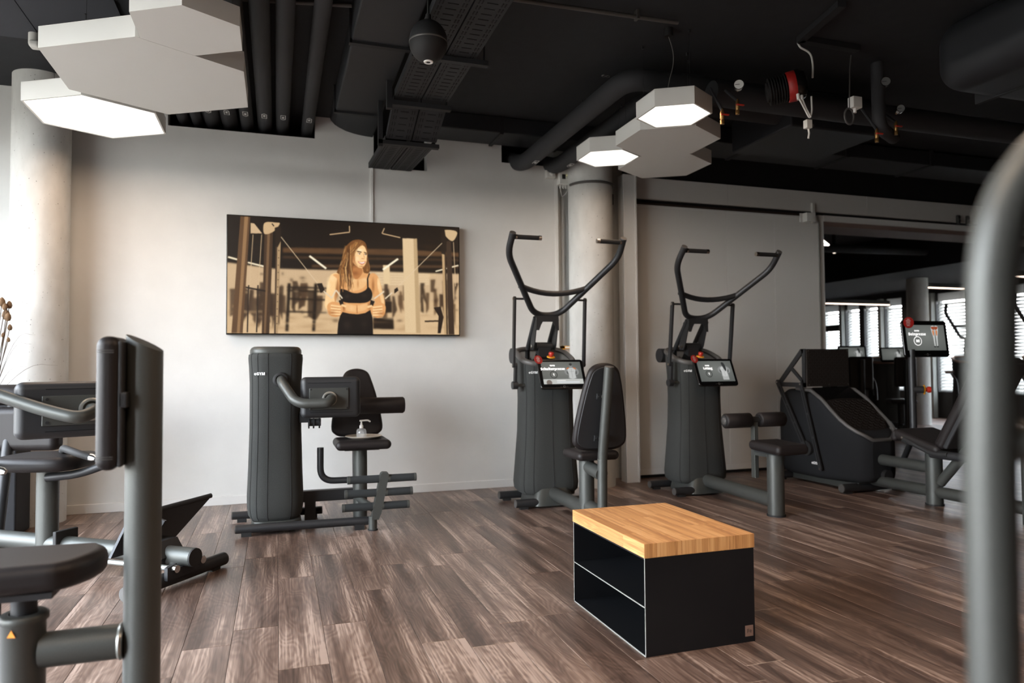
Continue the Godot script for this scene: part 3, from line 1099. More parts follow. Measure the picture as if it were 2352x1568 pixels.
# a hanging hexagon: bottom at y, lit or plain
func hex_panel(called: String, label: String, c: Vector2, s: float, y: float, lit: bool, h := 0.105) -> void:
	var t := thing(called, label, "lamp" if lit else "ceiling panel", V(c.x, y, c.y), "hexagon lamps" if lit else "hexagon panels")
	var lay := Transform3D(Basis(Vector3.RIGHT, PI / 2), Vector3.ZERO)
	var body := lay
	body.origin = V(0, y + h / 2, 0)
	if lit:
		var b := mb()
		var p := hexagon(c, s)
		var q := hexagon(c, s - 0.012)
		for i in 6:
			var j := (i + 1) % 6
			var nn := V(p[i].x + p[j].x - 2 * c.x, 0, p[i].y + p[j].y - 2 * c.y).normalized()
			b.quad(V(p[i].x, y, p[i].y), V(p[j].x, y, p[j].y), V(p[j].x, y + h, p[j].y), V(p[i].x, y + h, p[i].y), nn)
			b.quad(V(p[i].x, y, p[i].y), V(p[j].x, y, p[j].y), V(q[j].x, y, q[j].y), V(q[i].x, y, q[i].y), Vector3.DOWN)
			b.quad(V(q[i].x, y, q[i].y), V(q[j].x, y, q[j].y), V(q[j].x, y + 0.02, q[j].y), V(q[i].x, y + 0.02, q[i].y), -nn)
		b.prism(p, 0.004, Transform3D(lay.basis, V(0, y + h, 0)))
		part(t, "housing", b, M.panel)
		part(t, "diffuser", mb().prism(hexagon(c, s - 0.0125), 0.004, Transform3D(lay.basis, V(0, y + 0.006, 0))), M.lamp)
		var l := AreaLight3D.new()
		l.name = "lamp_glow"
		l.area_size = Vector2(s * 1.55, s * 1.55)
		l.light_color = c8(255, 216, 180)
		l.light_energy = LAMP_E * s * s
		l.shadow_enabled = true
		l.position = V(0, -0.006, 0)
		l.rotation.x = -PI / 2
		l.area_range = 20.0
		t.add_child(l)
	else:
		part(t, "board", mb().prism(hexagon(c, s), h, body), M.panel)
	for k in 3:
		var a := PI / 2 + k * TAU / 3
		var p := V(c.x + cos(a) * s * 0.8, y + h, c.y + sin(a) * s * 0.8)
		var hi := CEIL
		part(t, "wire", mb().cyl(p, V(p.x, hi, p.z), 0.0011, 5), M.metal_dark)
		part(t, "wire_anchor", mb().cyl(V(p.x, hi - 0.02, p.z), V(p.x, hi, p.z), 0.007, 8), M.metal_dark)

const LAMP_E := 3.2


func build_lamps() -> void:
	hex_panel("hexagon_lamp", "lit white hexagon lamp in front of the speckled column and plant", Vector2(-1.044, -4.857), 0.401, 2.58, true)
	hex_panel("acoustic_hexagon", "largest unlit white hexagon panel, beside the lit lamp near the column", Vector2(-0.628, -4.127), 0.53, 2.58, false)
	hex_panel("acoustic_hexagon", "small unlit white hexagon panel cut by the top of the picture", Vector2(-0.387, -3.478), 0.256, 2.58, false, 0.09)
	hex_panel("hexagon_lamp", "lit white hexagon lamp hanging highest in the cluster over the presses", Vector2(2.376, -3.881), 0.235, 2.62, true)
	hex_panel("acoustic_hexagon", "unlit hexagon panel between the two lit lamps over the presses", Vector2(2.611, -4.355), 0.3615, 2.62, false)
	hex_panel("acoustic_hexagon", "unlit hexagon panel lowest in the cluster, in front of the sliding partition header", Vector2(2.909, -4.905), 0.3615, 2.62, false)
	hex_panel("hexagon_lamp", "lit white hexagon lamp in front of the wall control box and column", Vector2(2.384, -4.837), 0.24, 2.62, true)
	# lamps out of view, placed to light box top, floor and partition
	hex_panel("hexagon_lamp", "unseen hexagon lamp out of view above the wooden step box, lighting its top", Vector2(1.5, -1.5), 0.53, 2.76, true)
	hex_panel("hexagon_lamp", "unseen hexagon lamp out of view, lighting the free floor by the blurred frame", Vector2(3.5, -0.9), 0.53, 2.76, true)
	hex_panel("hexagon_lamp", "unseen hexagon lamp out of view above the camera, lighting the foreground", Vector2(-0.5, -0.4), 0.53, 2.76, true)
	var t := thing("lamp_cable", "thin wavy grey cable from ceiling rose to the highest hexagon lamp", "cable", V(2.3, 2.725, -3.85))
	var pts := []
	for k in 13:
		var f := k / 12.0
		pts.append(V(2.25 + 0.09 * f + 0.026 * sin(f * 5.0), 3.04 - 0.315 * f, -3.72 - 0.12 * f))
	part(t, "cord", mb().tube(pts, 0.003, 8), M.cap)
	part(t, "ceiling_rose", mb().cyl(V(2.25, 3.04, -3.72), V(2.25, CEIL, -3.72), 0.028, 16), M.rubber)


func build_ceiling_services() -> void:
	# insulated pipes running to the gap in the wall
	var pipes := [[-0.700, 0.042], [-0.600, 0.042], [-0.492, 0.064], [-0.365, 0.062], [-0.234, 0.05], [-0.100, 0.055], [0.036, 0.052], [0.228, 0.048]]
	var words := ["thinnest black pipe at the end beside the lit hexagon lamp", "second black pipe from the lit hexagon lamp", "thick black pipe whose flow arrow is half hidden by the hexagon panel", "thick black pipe just visible under the hexagon panel corner", "black pipe with downward flow arrow next to the hexagon panel edge", "black pipe with upward flow arrow, third from the wide duct", "black pipe with downward flow arrow, second from the wide duct", "black pipe standing apart from its row, nearest the wide duct"]
	for i in pipes.size():
		var x: float = pipes[i][0]
		var r: float = pipes[i][1]
		var y := 2.955 + r
		var t := thing("ceiling_pipe", words[i], "pipe", V(x, y, -4.0), "insulated pipes above the television wall")
		part(t, "insulation", mb().cyl(V(x, y, -2.2), V(x, y, -6.3), r, 22), M.foam)
		for z in [-2.9, -4.1, -5.3]:
			part(t, "seam_ring", mb().lathe(V(x, y, z), [[r + 0.0006, -0.003], [r + 0.0012, 0.0], [r + 0.0006, 0.003]], 22, Basis(Vector3.RIGHT, PI / 2)), M.duct)
		if i >= 2:
			flow_mark(t, V(x, y - r - 0.0012, -5.62), i % 2 == 0)
	# two pipes above the presses
	var k := 0
	for d in [[2.02, 0.072, "thick black pipe bending above the shoulder press, its label near the wall"], [2.335, 0.07, "black pipe running behind the lit lamp above the control box"]]:
		var x: float = d[0]
		var r: float = d[1]
		var t := thing("ceiling_pipe", d[2], "pipe", V(x, 2.8, -4.6), "insulated pipes above the presses")
		var pts := fillet([V(x, 2.98, -6.25), V(x, 2.8, -5.74), V(x + 0.155, 2.93, -4.1 - 0.3 * k), V(x + 2.1, 2.93, -4.1 - 0.3 * k)], 0.16, 8)
		part(t, "insulation", mb().tube(pts, r, 22), M.foam)
		for z in [0.35, 0.72]:
			part(t, "seam_ring", mb().lathe(V(x, 2.8, -5.74).lerp(V(x + 0.155, 2.93, -4.1 - 0.3 * k), z), [[r + 0.0006, -0.003], [r + 0.0014, 0.0], [r + 0.0006, 0.003]], 22, Basis(Vector3.RIGHT, PI / 2 + 0.08)), M.duct)
		flow_mark(t, V(x + 0.02, 2.818 - r * 1.01, -5.5), true)
		k += 1
	# wide rectangular duct
	var t := thing("air_duct", "wide flat black air duct running to the wall beside the cable tray", "duct", V(0.56, 2.9, -4.0))
	part(t, "duct_body", mb().rbox(V(0.557, 2.994, -3.5), V(0.163, 0.094, 1.69), 0.012), M.duct)
	part(t, "duct_end", mb().prism(pv([0.40, 3.085, 0.41, 3.062, 0.44, 3.03, 0.48, 3.008, 0.53, 2.987, 0.59, 2.972, 0.64, 2.964, 0.70, 2.958, 0.745, 2.956, 0.745, 3.085]), 0.88, Transform3D(Basis(), V(0, 0, -5.45))), M.duct)
	for z in [-4.05, -5.2]:
		part(t, "flange", mb().bb(V(0.386, 2.885, z - 0.018), V(0.728, 2.91, z + 0.018)).bb(V(0.38, 2.885, z - 0.018), V(0.396, 3.085, z + 0.018)), M.tray)
	part(t, "sticker", mb().box(V(0.66, 2.975, -5.215), V(0.115, 0.02, 0.001), Basis(Vector3(0, 0, 1), -0.2)), M.orange, "orange arrow sticker")
	# cable trays: floors with slots, dropping to the gap in the wall
	for side in 2:
		var x0 := 0.715 + side * 0.182
		t = thing("cable_tray", ["perforated black cable tray next to the wide air duct", "perforated black cable tray on the far side of its twin, away from the duct"][side], "cable tray", V(x0 + 0.085, 2.8, -4.0), "paired cable trays")
		var run := [[V(0, 2.80, -2.3), V(0, 2.80, -4.53)], [V(0, 2.78, -4.56), V(0, 2.64, -4.9)], [V(0, 2.63, -4.93), V(0, 2.725, -6.2)]]
		for seg in run:
			var a: Vector3 = seg[0]
			var e: Vector3 = seg[1]
			var len := (e - a).length()
			var dir := (e - a).normalized()
			var bs := Basis(Vector3.RIGHT, dir.cross(Vector3.RIGHT).normalized() * -1.0, -dir)
			if bs.y.y < 0:
				bs = Basis(Vector3.RIGHT, -bs.y, bs.z)
			var mid := (a + e) * 0.5 + V(x0 + 0.085, 0, 0)
			part(t, "tray_floor", mb().box(mid, V(0.17, 0.003, len), bs), M.tray)
			part(t, "tray_side", mb().box(mid + V(-0.085, 0.02, 0), V(0.003, 0.045, len), bs).box(mid + V(0.085, 0.02, 0), V(0.003, 0.045, len), bs), M.tray)
			var hole := mb()
			var n := int(len / 0.055)
			for i in n:
				var p := mid + bs * V(0, -0.0025, (i + 0.5) / n * len - len / 2)
				for xx in [-0.066, -0.05, 0.05, 0.066]:
					hole.box(p + bs * V(xx, 0, 0), V(0.006, 0.002, 0.032), bs)
				hole.box(p, V(0.055, 0.002, 0.007), bs)
			part(t, "slots", hole, M.void).set_meta("kind", "stuff")
	t = thing("tray_hanger", "black cross bar under both cable trays behind the round speaker", "bracket", V(0.89, 2.77, -3.85), "cable tray hangers")
	part(t, "bar", mb().bb(V(0.7, 2.765, -3.87), V(1.14, 2.793, -3.83)), M.tray)
	part(t, "rod", mb().cyl(V(1.12, 2.78, -3.85), V(1.12, CEIL, -3.85), 0.006, 8), M.tray)
	t = thing("tray_hanger", "black cross bar where both cable trays begin to drop", "bracket", V(0.89, 2.75, -4.55), "cable tray hangers")
	part(t, "bar", mb().bb(V(0.665, 2.745, -4.575), V(1.09, 2.775, -4.53)), M.tray)
	part(t, "upright", mb().bb(V(0.665, 2.72, -4.57), V(0.7, CEIL, -4.53)), M.tray)
	t = thing("tray_hanger", "black cross bar under the lower end of both cable trays", "bracket", V(0.89, 2.6, -4.92), "cable tray hangers")
	part(t, "bar", mb().bb(V(0.66, 2.6, -4.945), V(1.09, 2.628, -4.9)), M.tray)
	part(t, "upright", mb().bb(V(0.66, 2.58, -4.94), V(0.69, CEIL, -4.9)), M.tray)
	# the duct along the wall
	t = thing("wall_duct", "long black duct along the top of the white wall", "duct", V(2.0, 2.95, -5.6))
	part(t, "duct_body", mb().rbox(V(2.15, 3.02, -5.62), V(1.0, 0.068, 0.16), 0.01), M.duct)
	for x in [1.72, 2.3]:
		part(t, "strap", mb().bb(V(x, 2.94, -5.79), V(x + 0.03, 3.095, -5.455)), M.tray)
	# round speaker on a rod
	t = thing("pendant_speaker", "round black pendant speaker with a pale ring under it", "speaker", V(0.70, 2.64, -3.4))
	var c := V(0.703, 2.648, -3.4)
	var up := []
	var low := []
	for i in 13:
		var a := PI / 2 * i / 12.0
		up.append([0.094 * cos(a), 0.006 + 0.105 * sin(a)])
		low.append([0.094 * sin(a), -0.094 * cos(a) - 0.004])
	part(t, "upper_shell", mb().lathe(c, up, 36), M.metal_dark)
	part(t, "rim_band", mb().lathe(c, [[0.094, -0.004], [0.0955, -0.001], [0.0955, 0.004], [0.094, 0.006]], 36), M.cap)
	part(t, "grille", mb().lathe(c, low, 36), M.rubber)
	part(t, "ring", mb().lathe(c + V(0, -0.0985, 0), [[0.010, 0.0], [0.014, -0.002], [0.022, -0.001], [0.024, 0.004]], 28), M.white, "pale ring")
	part(t, "rod", mb().cyl(c + V(0, 0.105, 0), V(c.x, CEIL, c.z), 0.006, 10), M.rubber)
	part(t, "socket", mb().cyl(c + V(0, 0.1, 0), c + V(0, 0.14, 0), 0.014, 14), M.rubber)
	# pale conduits under the slab
	t = thing("conduit_pipe", "pale conduit under the ceiling above the cluster of hexagon lamps", "conduit", V(1.7, 3.05, -3.59))
	part(t, "conduit", mb().cyl(V(1.15, 3.05, -3.606), V(2.22, 3.05, -3.567), 0.012, 14), M.cap)
	part(t, "clip", mb().bb(V(1.95, 3.035, -3.6), V(1.965, CEIL, -3.56)), M.cap)
	t = thing("conduit_pipe", "pale conduit behind the row of insulated pipes", "conduit", V(0.1, 3.07, -4.04))
	part(t, "conduit", mb().cyl(V(-0.25, 3.072, -4.1), V(0.39, 3.072, -3.98), 0.012, 14), M.cap)
	t = thing("ceiling_downlight", "pair of tiny pale ceiling outlets near the bend of the thick pipe", "outlet", V(2.19, CEIL, -4.47))
	for x in [2.178, 2.21]:
		part(t, "outlet_ring", mb().lathe(V(x, CEIL - 0.004, -4.47), [[0.008, 0.0], [0.014, -0.003], [0.017, 0.004]], 16), M.cap)
	heating_group()
	# smooth boxed ducts further right
	t = thing("air_duct", "bulky rounded black duct near the top corner above the blurred frame", "duct", V(4.3, 2.85, -3.2))
	part(t, "duct_body", mb().rbox(V(4.45, 2.87, -2.5), V(0.72, 0.21, 0.72), 0.15, Basis(), 5), M.duct)
	part(t, "strap", mb().bb(V(4.12, 2.655, -3.23), V(4.15, 3.085, -1.8)), M.tray)
	t = thing("air_duct", "flat black duct crossing above the sliding partition", "duct", V(5.5, 2.95, -5.3))
	part(t, "duct_body", mb().rbox(V(5.9, 3.0, -5.3), V(2.6, 0.066, 0.2), 0.01), M.duct)
	for x in [3.9, 4.9, 5.9]:
		part(t, "flange", mb().bb(V(x, 2.925, -5.51), V(x + 0.04, 3.075, -5.09)), M.tray)
	t = thing("air_duct", "square black branch duct below the white sensor boxes", "duct", V(3.9, 2.85, -4.5))
	part(t, "duct_body", mb().rbox(V(4.0, 2.93, -4.6), V(0.42, 0.13, 0.36), 0.015), M.duct)
	t = thing("ceiling_pipe", "long black header pipe behind the pump and gauges", "pipe", V(4.0, 2.95, -4.15), "insulated pipes above the presses")
	part(t, "insulation", mb().tube([V(2.7, 2.83, -3.95), V(6.2, 2.83, -3.95)], 0.08, 22), M.foam)
	part(t, "drop", mb().tube(fillet([V(3.8, 3.05, -3.66), V(3.8, 2.62, -3.66), V(4.03, 2.6, -3.76)], 0.09), 0.042, 16), M.foam)
	t = thing("cable_channel", "thin black cable channel under the slab leading to the pump", "channel", V(3.5, 3.2, -3.6))
	part(t, "channel", mb().box(V(3.05, 3.07, -3.35), V(0.05, 0.036, 0.45), Basis(Vector3.UP, -0.2)), M.tray)
	part(t, "side_channel", mb().box(V(3.31, 3.07, -3.56), V(0.45, 0.036, 0.05)), M.tray)


func flow_mark(t: Node3D, p: Vector3, flip: bool) -> void:
	var s := -1.0 if flip else 1.0
	var w := 0.017
	var l := 0.05
	var b := mb()
	var out := [V(-w, 0, -l * s), V(w, 0, -l * s), V(w, 0, l * 0.6 * s), V(0, 0, l * s), V(-w, 0, l * 0.6 * s)]
	for i in 5:
		var a: Vector3 = p + out[i]
		var e: Vector3 = p + out[(i + 1) % 5]
		var m := (a + e) * 0.5
		b.box(m, V((e - a).length() + 0.003, 0.001, 0.0035), Basis(Vector3.UP, -atan2(e.z - a.z, e.x - a.x)))
	part(t, "flow_arrow", b, M.logo, "white outlined flow arrow")
	writing(t, "kalt", 0.022, M.logo, Transform3D(Basis(V(0, 0, 1), V(1, 0, 0), V(0, -1, 0)), p), 0.001)


func gauge(label: String, c: Vector3, r: float, m: Material) -> void:
	var t := thing("pressure_gauge", label, "gauge", c, "gauges on the heating pipes")
	var bs := Basis(Vector3.UP, -0.55) * Basis(Vector3.RIGHT, PI / 2)
	part(t, "case", mb().lathe(c, [[0.0, -0.03], [r, -0.03], [r * 1.05, 0.0], [r * 1.05, 0.006], [r * 0.95, 0.006]], 24, bs), M.chrome)
	part(t, "dial", mb().lathe(c, [[0.0, 0.003], [r * 0.96, 0.003]], 24, bs), m)
	part(t, "needle", mb().box(c + bs * V(-r * 0.3, 0.005, 0.0), V(r * 0.9, 0.001, 0.003), bs), M.rubber)
	part(t, "stem", mb().cyl(c + bs * V(0, -0.03, 0), c + bs * V(0, -0.1, 0), 0.007, 8), M.brass)


func heating_group() -> void:
	gauge("white round gauge beside the highest lit lamp and the red pump", V(2.698, 2.774, -3.654), 0.03, M.white)
	gauge("dim round gauge standing on a brass stem above the sensor box", V(3.810, 2.909, -3.607), 0.03, mat(c8(110, 112, 112), 0.5))
	gauge("dim round gauge lowest of the three, near the bulky duct", V(3.984, 2.764, -3.654), 0.026, mat(c8(120, 122, 122), 0.5))
	var i := 0
	for d in [[V(2.685, 2.621, -3.654), "small brass tap with red lever under the white gauge"], [V(2.574, 2.549, -3.654), "small brass tap hanging just above the unlit hexagon panel"], [V(3.938, 2.614, -3.654), "small brass tap with red lever under the lowest gauge"], [V(3.772, 2.548, -3.654), "small brass tap lowest of all, left of the bulky duct"]]:
		var c: Vector3 = d[0]
		var t := thing("drain_tap", d[1], "tap", c, "drain taps on the heating pipes")
		part(t, "body", mb().lathe(c, [[0.0, -0.035], [0.012, -0.035], [0.013, -0.012], [0.01, -0.008], [0.013, 0.0], [0.013, 0.03], [0.006, 0.06], [0.0, 0.06]], 14), M.brass)
		part(t, "lever", mb().rbox(c + V(0.012, 0.022, 0.012), V(0.028, 0.005, 0.007), 0.004, Basis(), 1), M.red)
		part(t, "pipe_stub", mb().cyl(c + V(0, 0.05, 0), V(c.x, 2.78, c.z - 0.12), 0.009, 8), M.foam)
		i += 1
	# the pump
	var t := thing("heating_pump", "black heating pump with red band and lettering under the ceiling", "pump", V(3.071, 2.761, -3.607))
	var c := V(3.080, 2.794, -3.607)
	var ax := V(0.82, 0.16, 0.55).normalized()
	var bs := Basis(ax.cross(Vector3.UP).normalized(), ax, ax.cross(Vector3.UP).normalized().cross(ax))
	var fin := mb()
	for k in 7:
		var h := -0.16 + k * 0.016
		fin.lathe(c, [[0.06, h], [0.085, h + 0.002], [0.085, h + 0.006], [0.06, h + 0.009]], 26, bs)
	part(t, "cooling_fins", fin, M.rubber)
	part(t, "motor", mb().lathe(c, [[0.0, -0.18], [0.062, -0.17], [0.065, -0.04]], 26, bs), M.rubber)
	part(t, "band", mb().lathe(c, [[0.086, -0.05], [0.093, -0.045], [0.095, 0.0], [0.093, 0.004]], 30, bs), M.tagred, "dull red band")
	part(t, "head", mb().lathe(c, [[0.095, 0.0], [0.098, 0.02], [0.09, 0.05], [0.07, 0.062], [0.0, 0.064]], 30, bs), M.gloss)
	var face := Basis(V(ax.z, 0, -ax.x).normalized(), Vector3.UP, ax)
	face = Basis(face.x, ax.cross(face.x).normalized(), ax)
	part(t, "dial", mb().lathe(c, [[0.0, 0.0655], [0.034, 0.0655], [0.036, 0.063]], 24, Basis(bs.x, bs.y, bs.z)), M.metal_dark)
	writing(t, "GRUNDFOS", 0.024, M.logo, Transform3D(Basis(face.y * -1.0, face.x, face.z), c + ax * 0.062 + face.x * 0.062), 0.002)
	part(t, "indicator", mb().box(c + ax * 0.068 + face.y * 0.016, V(0.004, 0.004, 0.004)), glow(c8(230, 70, 30), 0.8), "small orange indicator")
	# cables and boxes
	t = thing("pump_cable", "pale cable loops hanging from the channel to the pump", "cable", V(3.145, 2.484, -3.589))
	part(t, "supply", mb().tube(fillet([V(3.108, 3.071, -3.607), V(3.117, 3.039, -3.598), V(3.191, 3.011, -3.589), V(3.191, 2.928, -3.571), V(3.168, 2.835, -3.552)], 0.04), 0.006, 8), M.plastic)
	part(t, "loop", mb().tube(fillet([V(3.057, 2.697, -3.552), V(3.085, 2.641, -3.543), V(3.131, 2.567, -3.543), V(3.150, 2.613, -3.543), V(3.156, 2.715, -3.552)], 0.03), 0.0055, 8), M.plastic)
	part(t, "loop", mb().tube(fillet([V(3.085, 2.692, -3.552), V(3.103, 2.632, -3.543), V(3.136, 2.576, -3.538)], 0.03), 0.0055, 8), M.plastic)
	for x in [3.057, 3.083]:
		part(t, "gland", mb().cyl(V(x, 2.683, -3.552), V(x, 2.72, -3.557), 0.01, 12), M.white)
	t = thing("junction_box", "small white junction box dangling below the pump cables", "box", V(3.131, 2.456, -3.561), "white boxes hanging by the pump")
	part(t, "case", mb().rbox(V(3.131, 2.539, -3.561), V(0.02, 0.026, 0.018), 0.003), M.plastic)
	part(t, "tail", mb().tube([V(3.136, 2.511, -3.561), V(3.140, 2.484, -3.561), V(3.133, 2.451, -3.561)], 0.006, 8), M.plastic)
	part(t, "tag", mb().bb(V(3.145, 2.525, -3.552), V(3.168, 2.541, -3.550)), M.cap)
	t = thing("sensor_box", "white sensor box with a coil of pale cable hanging by it", "box", V(3.515, 2.576, -3.589), "white boxes hanging by the pump")
	part(t, "case", mb().rbox(V(3.524, 2.724, -3.580), V(0.036, 0.036, 0.025), 0.004), M.plastic)
	part(t, "gland", mb().cyl(V(3.522, 2.692, -3.580), V(3.521, 2.660, -3.580), 0.011, 12), M.white)
	part(t, "cable", mb().tube([V(3.529, 3.048, -3.607), V(3.506, 2.946, -3.598), V(3.492, 2.808, -3.589), V(3.487, 2.687, -3.589)], 0.0045, 8), M.cap)
	var coil := []
	for k in 25:
		var a := TAU * k / 24.0
		coil.append(V(3.483 + 0.037 * cos(a), 2.636 + 0.052 * sin(a), -3.589))
	part(t, "coil", mb().tube(coil, 0.006, 8, false), M.cap)


func build_wall_things() -> void:
	column("pillar_1", V(-1.572, 0, -5.70), 0.178, "")
	column("pillar_2", V(2.648, 0, -5.74), 0.196, "")
	column("pillar_3", V(10.45, 0, -9.35), 0.165, "")
	# the screen on the wall
	var t := thing("wall_television", "wide wall screen showing a woman training at a cable machine", "television", V(0.548, 1.308, -5.87))
	part(t, "cabinet", mb().rbox(V(0.548, 1.772, -5.872), V(0.9225, 0.4635, 0.034), 0.004, Basis(), 1), M.gloss)
	part(t, "wall_mount", mb().bb(V(0.1, 1.5, WZ), V(1.0, 2.0, -5.9)), M.rubber)
	var pic := gym_picture()
	var sm := mat(Color.WHITE, 0.35)
	sm.albedo_color = Color(0.02, 0.02, 0.02)
	sm.emission_enabled = true
	sm.emission = Color.BLACK
	sm.emission_texture = pic
	sm.emission_energy_multiplier = SCREEN_E
	var s := mb()
	s.quad(V(-0.366, 1.318, -5.8372), V(1.462, 1.318, -5.8372), V(1.462, 2.227, -5.8372), V(-0.366, 2.227, -5.8372), V(0, 0, 1))
	part(t, "screen", s, sm)
	part(t, "bottom_edge", mb().bb(V(-0.372, 1.306, -5.86), V(1.468, 1.311, -5.84)), M.metal)
	t = thing("wall_conduit", "white cable trunk rising from the wall screen to the cable trays", "trunking", V(0.74, 2.235, -5.9))
	part(t, "trunk", mb().bb(V(0.729, 2.235, WZ), V(0.75, 2.725, WZ + 0.014)), M.trim)
	t = thing("wall_socket", "white surface socket with a plugged cable at the wall's upper end", "socket", V(2.325, 2.75, -5.9))
	part(t, "box", mb().rbox(V(2.325, 2.775, -5.885), V(0.042, 0.042, 0.026), 0.004), M.plastic)
	part(t, "plug", mb().cyl(V(2.325, 2.77, -5.86), V(2.325, 2.77, -5.835), 0.019, 16), M.white)
	part(t, "lead", mb().tube(fillet([V(2.325, 2.772, -5.835), V(2.33, 2.83, -5.83), V(2.365, 2.84, -5.85), V(2.385, 2.8, -5.88)], 0.03), 0.004, 8), M.white)
	t = thing("control_box", "pale wall control box with small dark display beside the column", "control box", V(2.47, 2.7, -5.88))
	part(t, "case", mb().rbox(V(2.462, 2.742, -5.885), V(0.068, 0.066, 0.05), 0.006), M.plastic)
	part(t, "display", mb().bb(V(2.418, 2.722, -5.836), V(2.452, 2.765, -5.8335)), M.gloss)
	part(t, "indicator", mb().lathe(V(2.462, 2.757, -5.834), [[0.0, 0.002], [0.003, 0.0]], 8, Basis(Vector3.RIGHT, PI / 2)), glow(c8(220, 220, 120), 1.0))
	for y in [2.744, 2.731]:
		for x in [2.462, 2.47]:
			part(t, "button", mb().bb(V(x, y, -5.836), V(x + 0.004, y + 0.004, -5.834)), M.rubber)
	for k in 4:
		part(t, "gland", mb().cyl(V(2.42 + k * 0.026, 2.648, -5.88), V(2.42 + k * 0.026, 2.68, -5.88), 0.008, 10), M.plastic)
	part(t, "lead", mb().tube(fillet([V(2.42, 2.65, -5.88), V(2.43, 2.61, -5.89), V(2.462, 2.59, -5.94)], 0.02), 0.0035, 6), M.plastic)
	part(t, "lead", mb().tube(fillet([V(2.498, 2.65, -5.88), V(2.48, 2.61, -5.89), V(2.464, 2.59, -5.94)], 0.02), 0.0035, 6), M.plastic)
	t = thing("wall_conduit", "white cable trunk running down the recess below the control box", "trunking", V(2.48, 0.0, -5.98))
	part(t, "trunk", mb().bb(V(2.468, 0.0, -6.0), V(2.492, 2.6, -5.975)), M.trim)
	t = thing("cable_band", "grey cable trunk bent round the speckled column above the shoulder press", "trunking", V(2.648, 2.63, -5.74))
	var arc := []
	for k in 17:
		var a := PI * 0.03 + PI * 0.94 * k / 16.0
		arc.append(V(2.648 - 0.202 * cos(a), 2.64, -5.74 + 0.202 * sin(a)))
	part(t, "band", mb().tube(arc, 0.012, 8), M.cap)
	t = thing("junction_box", "dark junction box between the column and the white post", "box", V(2.9, 2.53, -5.9))
	part(t, "case", mb().rbox(V(2.905, 2.575, -5.88), V(0.03, 0.05, 0.03), 0.006), M.foam)
	t = thing("key_box", "yellow framed emergency key box low on the column behind the press", "key box", V(2.47, 1.1, -5.85))
	part(t, "frame", mb().bb(V(2.40, 1.2, -5.875), V(2.54, 1.225, -5.83)).bb(V(2.40, 1.04, -5.875), V(2.425, 1.225, -5.83)).bb(V(2.515, 1.04, -5.875), V(2.54, 1.225, -5.83)).bb(V(2.40, 1.02, -5.875), V(2.54, 1.045, -5.83)), M.yellow)
	part(t, "window", mb().bb(V(2.425, 1.045, -5.87), V(2.515, 1.2, -5.85)), M.china)
	part(t, "label_strip", mb().bb(V(2.43, 1.205, -5.831), V(2.51, 1.219, -5.829)), M.white)
	t = thing("wall_camera", "small pale camera on the soffit beside the large hexagon panel", "camera", V(-1.3, 2.8, -4.95))
	part(t, "mount", mb().cyl(V(-1.40, 3.09, -4.9), V(-1.40, 3.01, -4.9), 0.03, 16), M.plastic)
	part(t, "head", mb().rbox(V(-1.385, 2.995, -4.87), V(0.03, 0.022, 0.035), 0.018), M.plastic)

const SCREEN_E := 0.38


# ---------------------------------------------------------------- machines
# covered column: [y, half width, half depth] rings
func shroud(t: Node3D, cx: float, cz: float, prof: Array, slope_top: float, seams: Array, ex := 3.4) -> Array:
	var rings := []
	var top: float = prof[prof.size() - 1][0]
	for p in prof:
		var k: float = clampf((p[0] - (top - 0.22)) / 0.22, 0, 1)
		rings.append(ring(cx, cz, p[1], p[2], p[0], ex, 48, slope_top * k))
	var cover := part(t, "cover", mb().loft(rings, true, true), M.fabric)
	for i in seams:
		var pts := []
		for r in range(1, rings.size()):
			var c := V(cx, rings[r][i].y, cz)
			pts.append(c + (rings[r][i] - c) * 1.002)
		part(cover, "seam", mb().tube(pts, 0.0022, 6), M.seam)
	return rings


func brand(t: Node3D, p: Vector3, size: float, b := Basis()) -> void:
	writing(t, "eGYM", size, M.logo, Transform3D(b, p), 0.002, "logo")


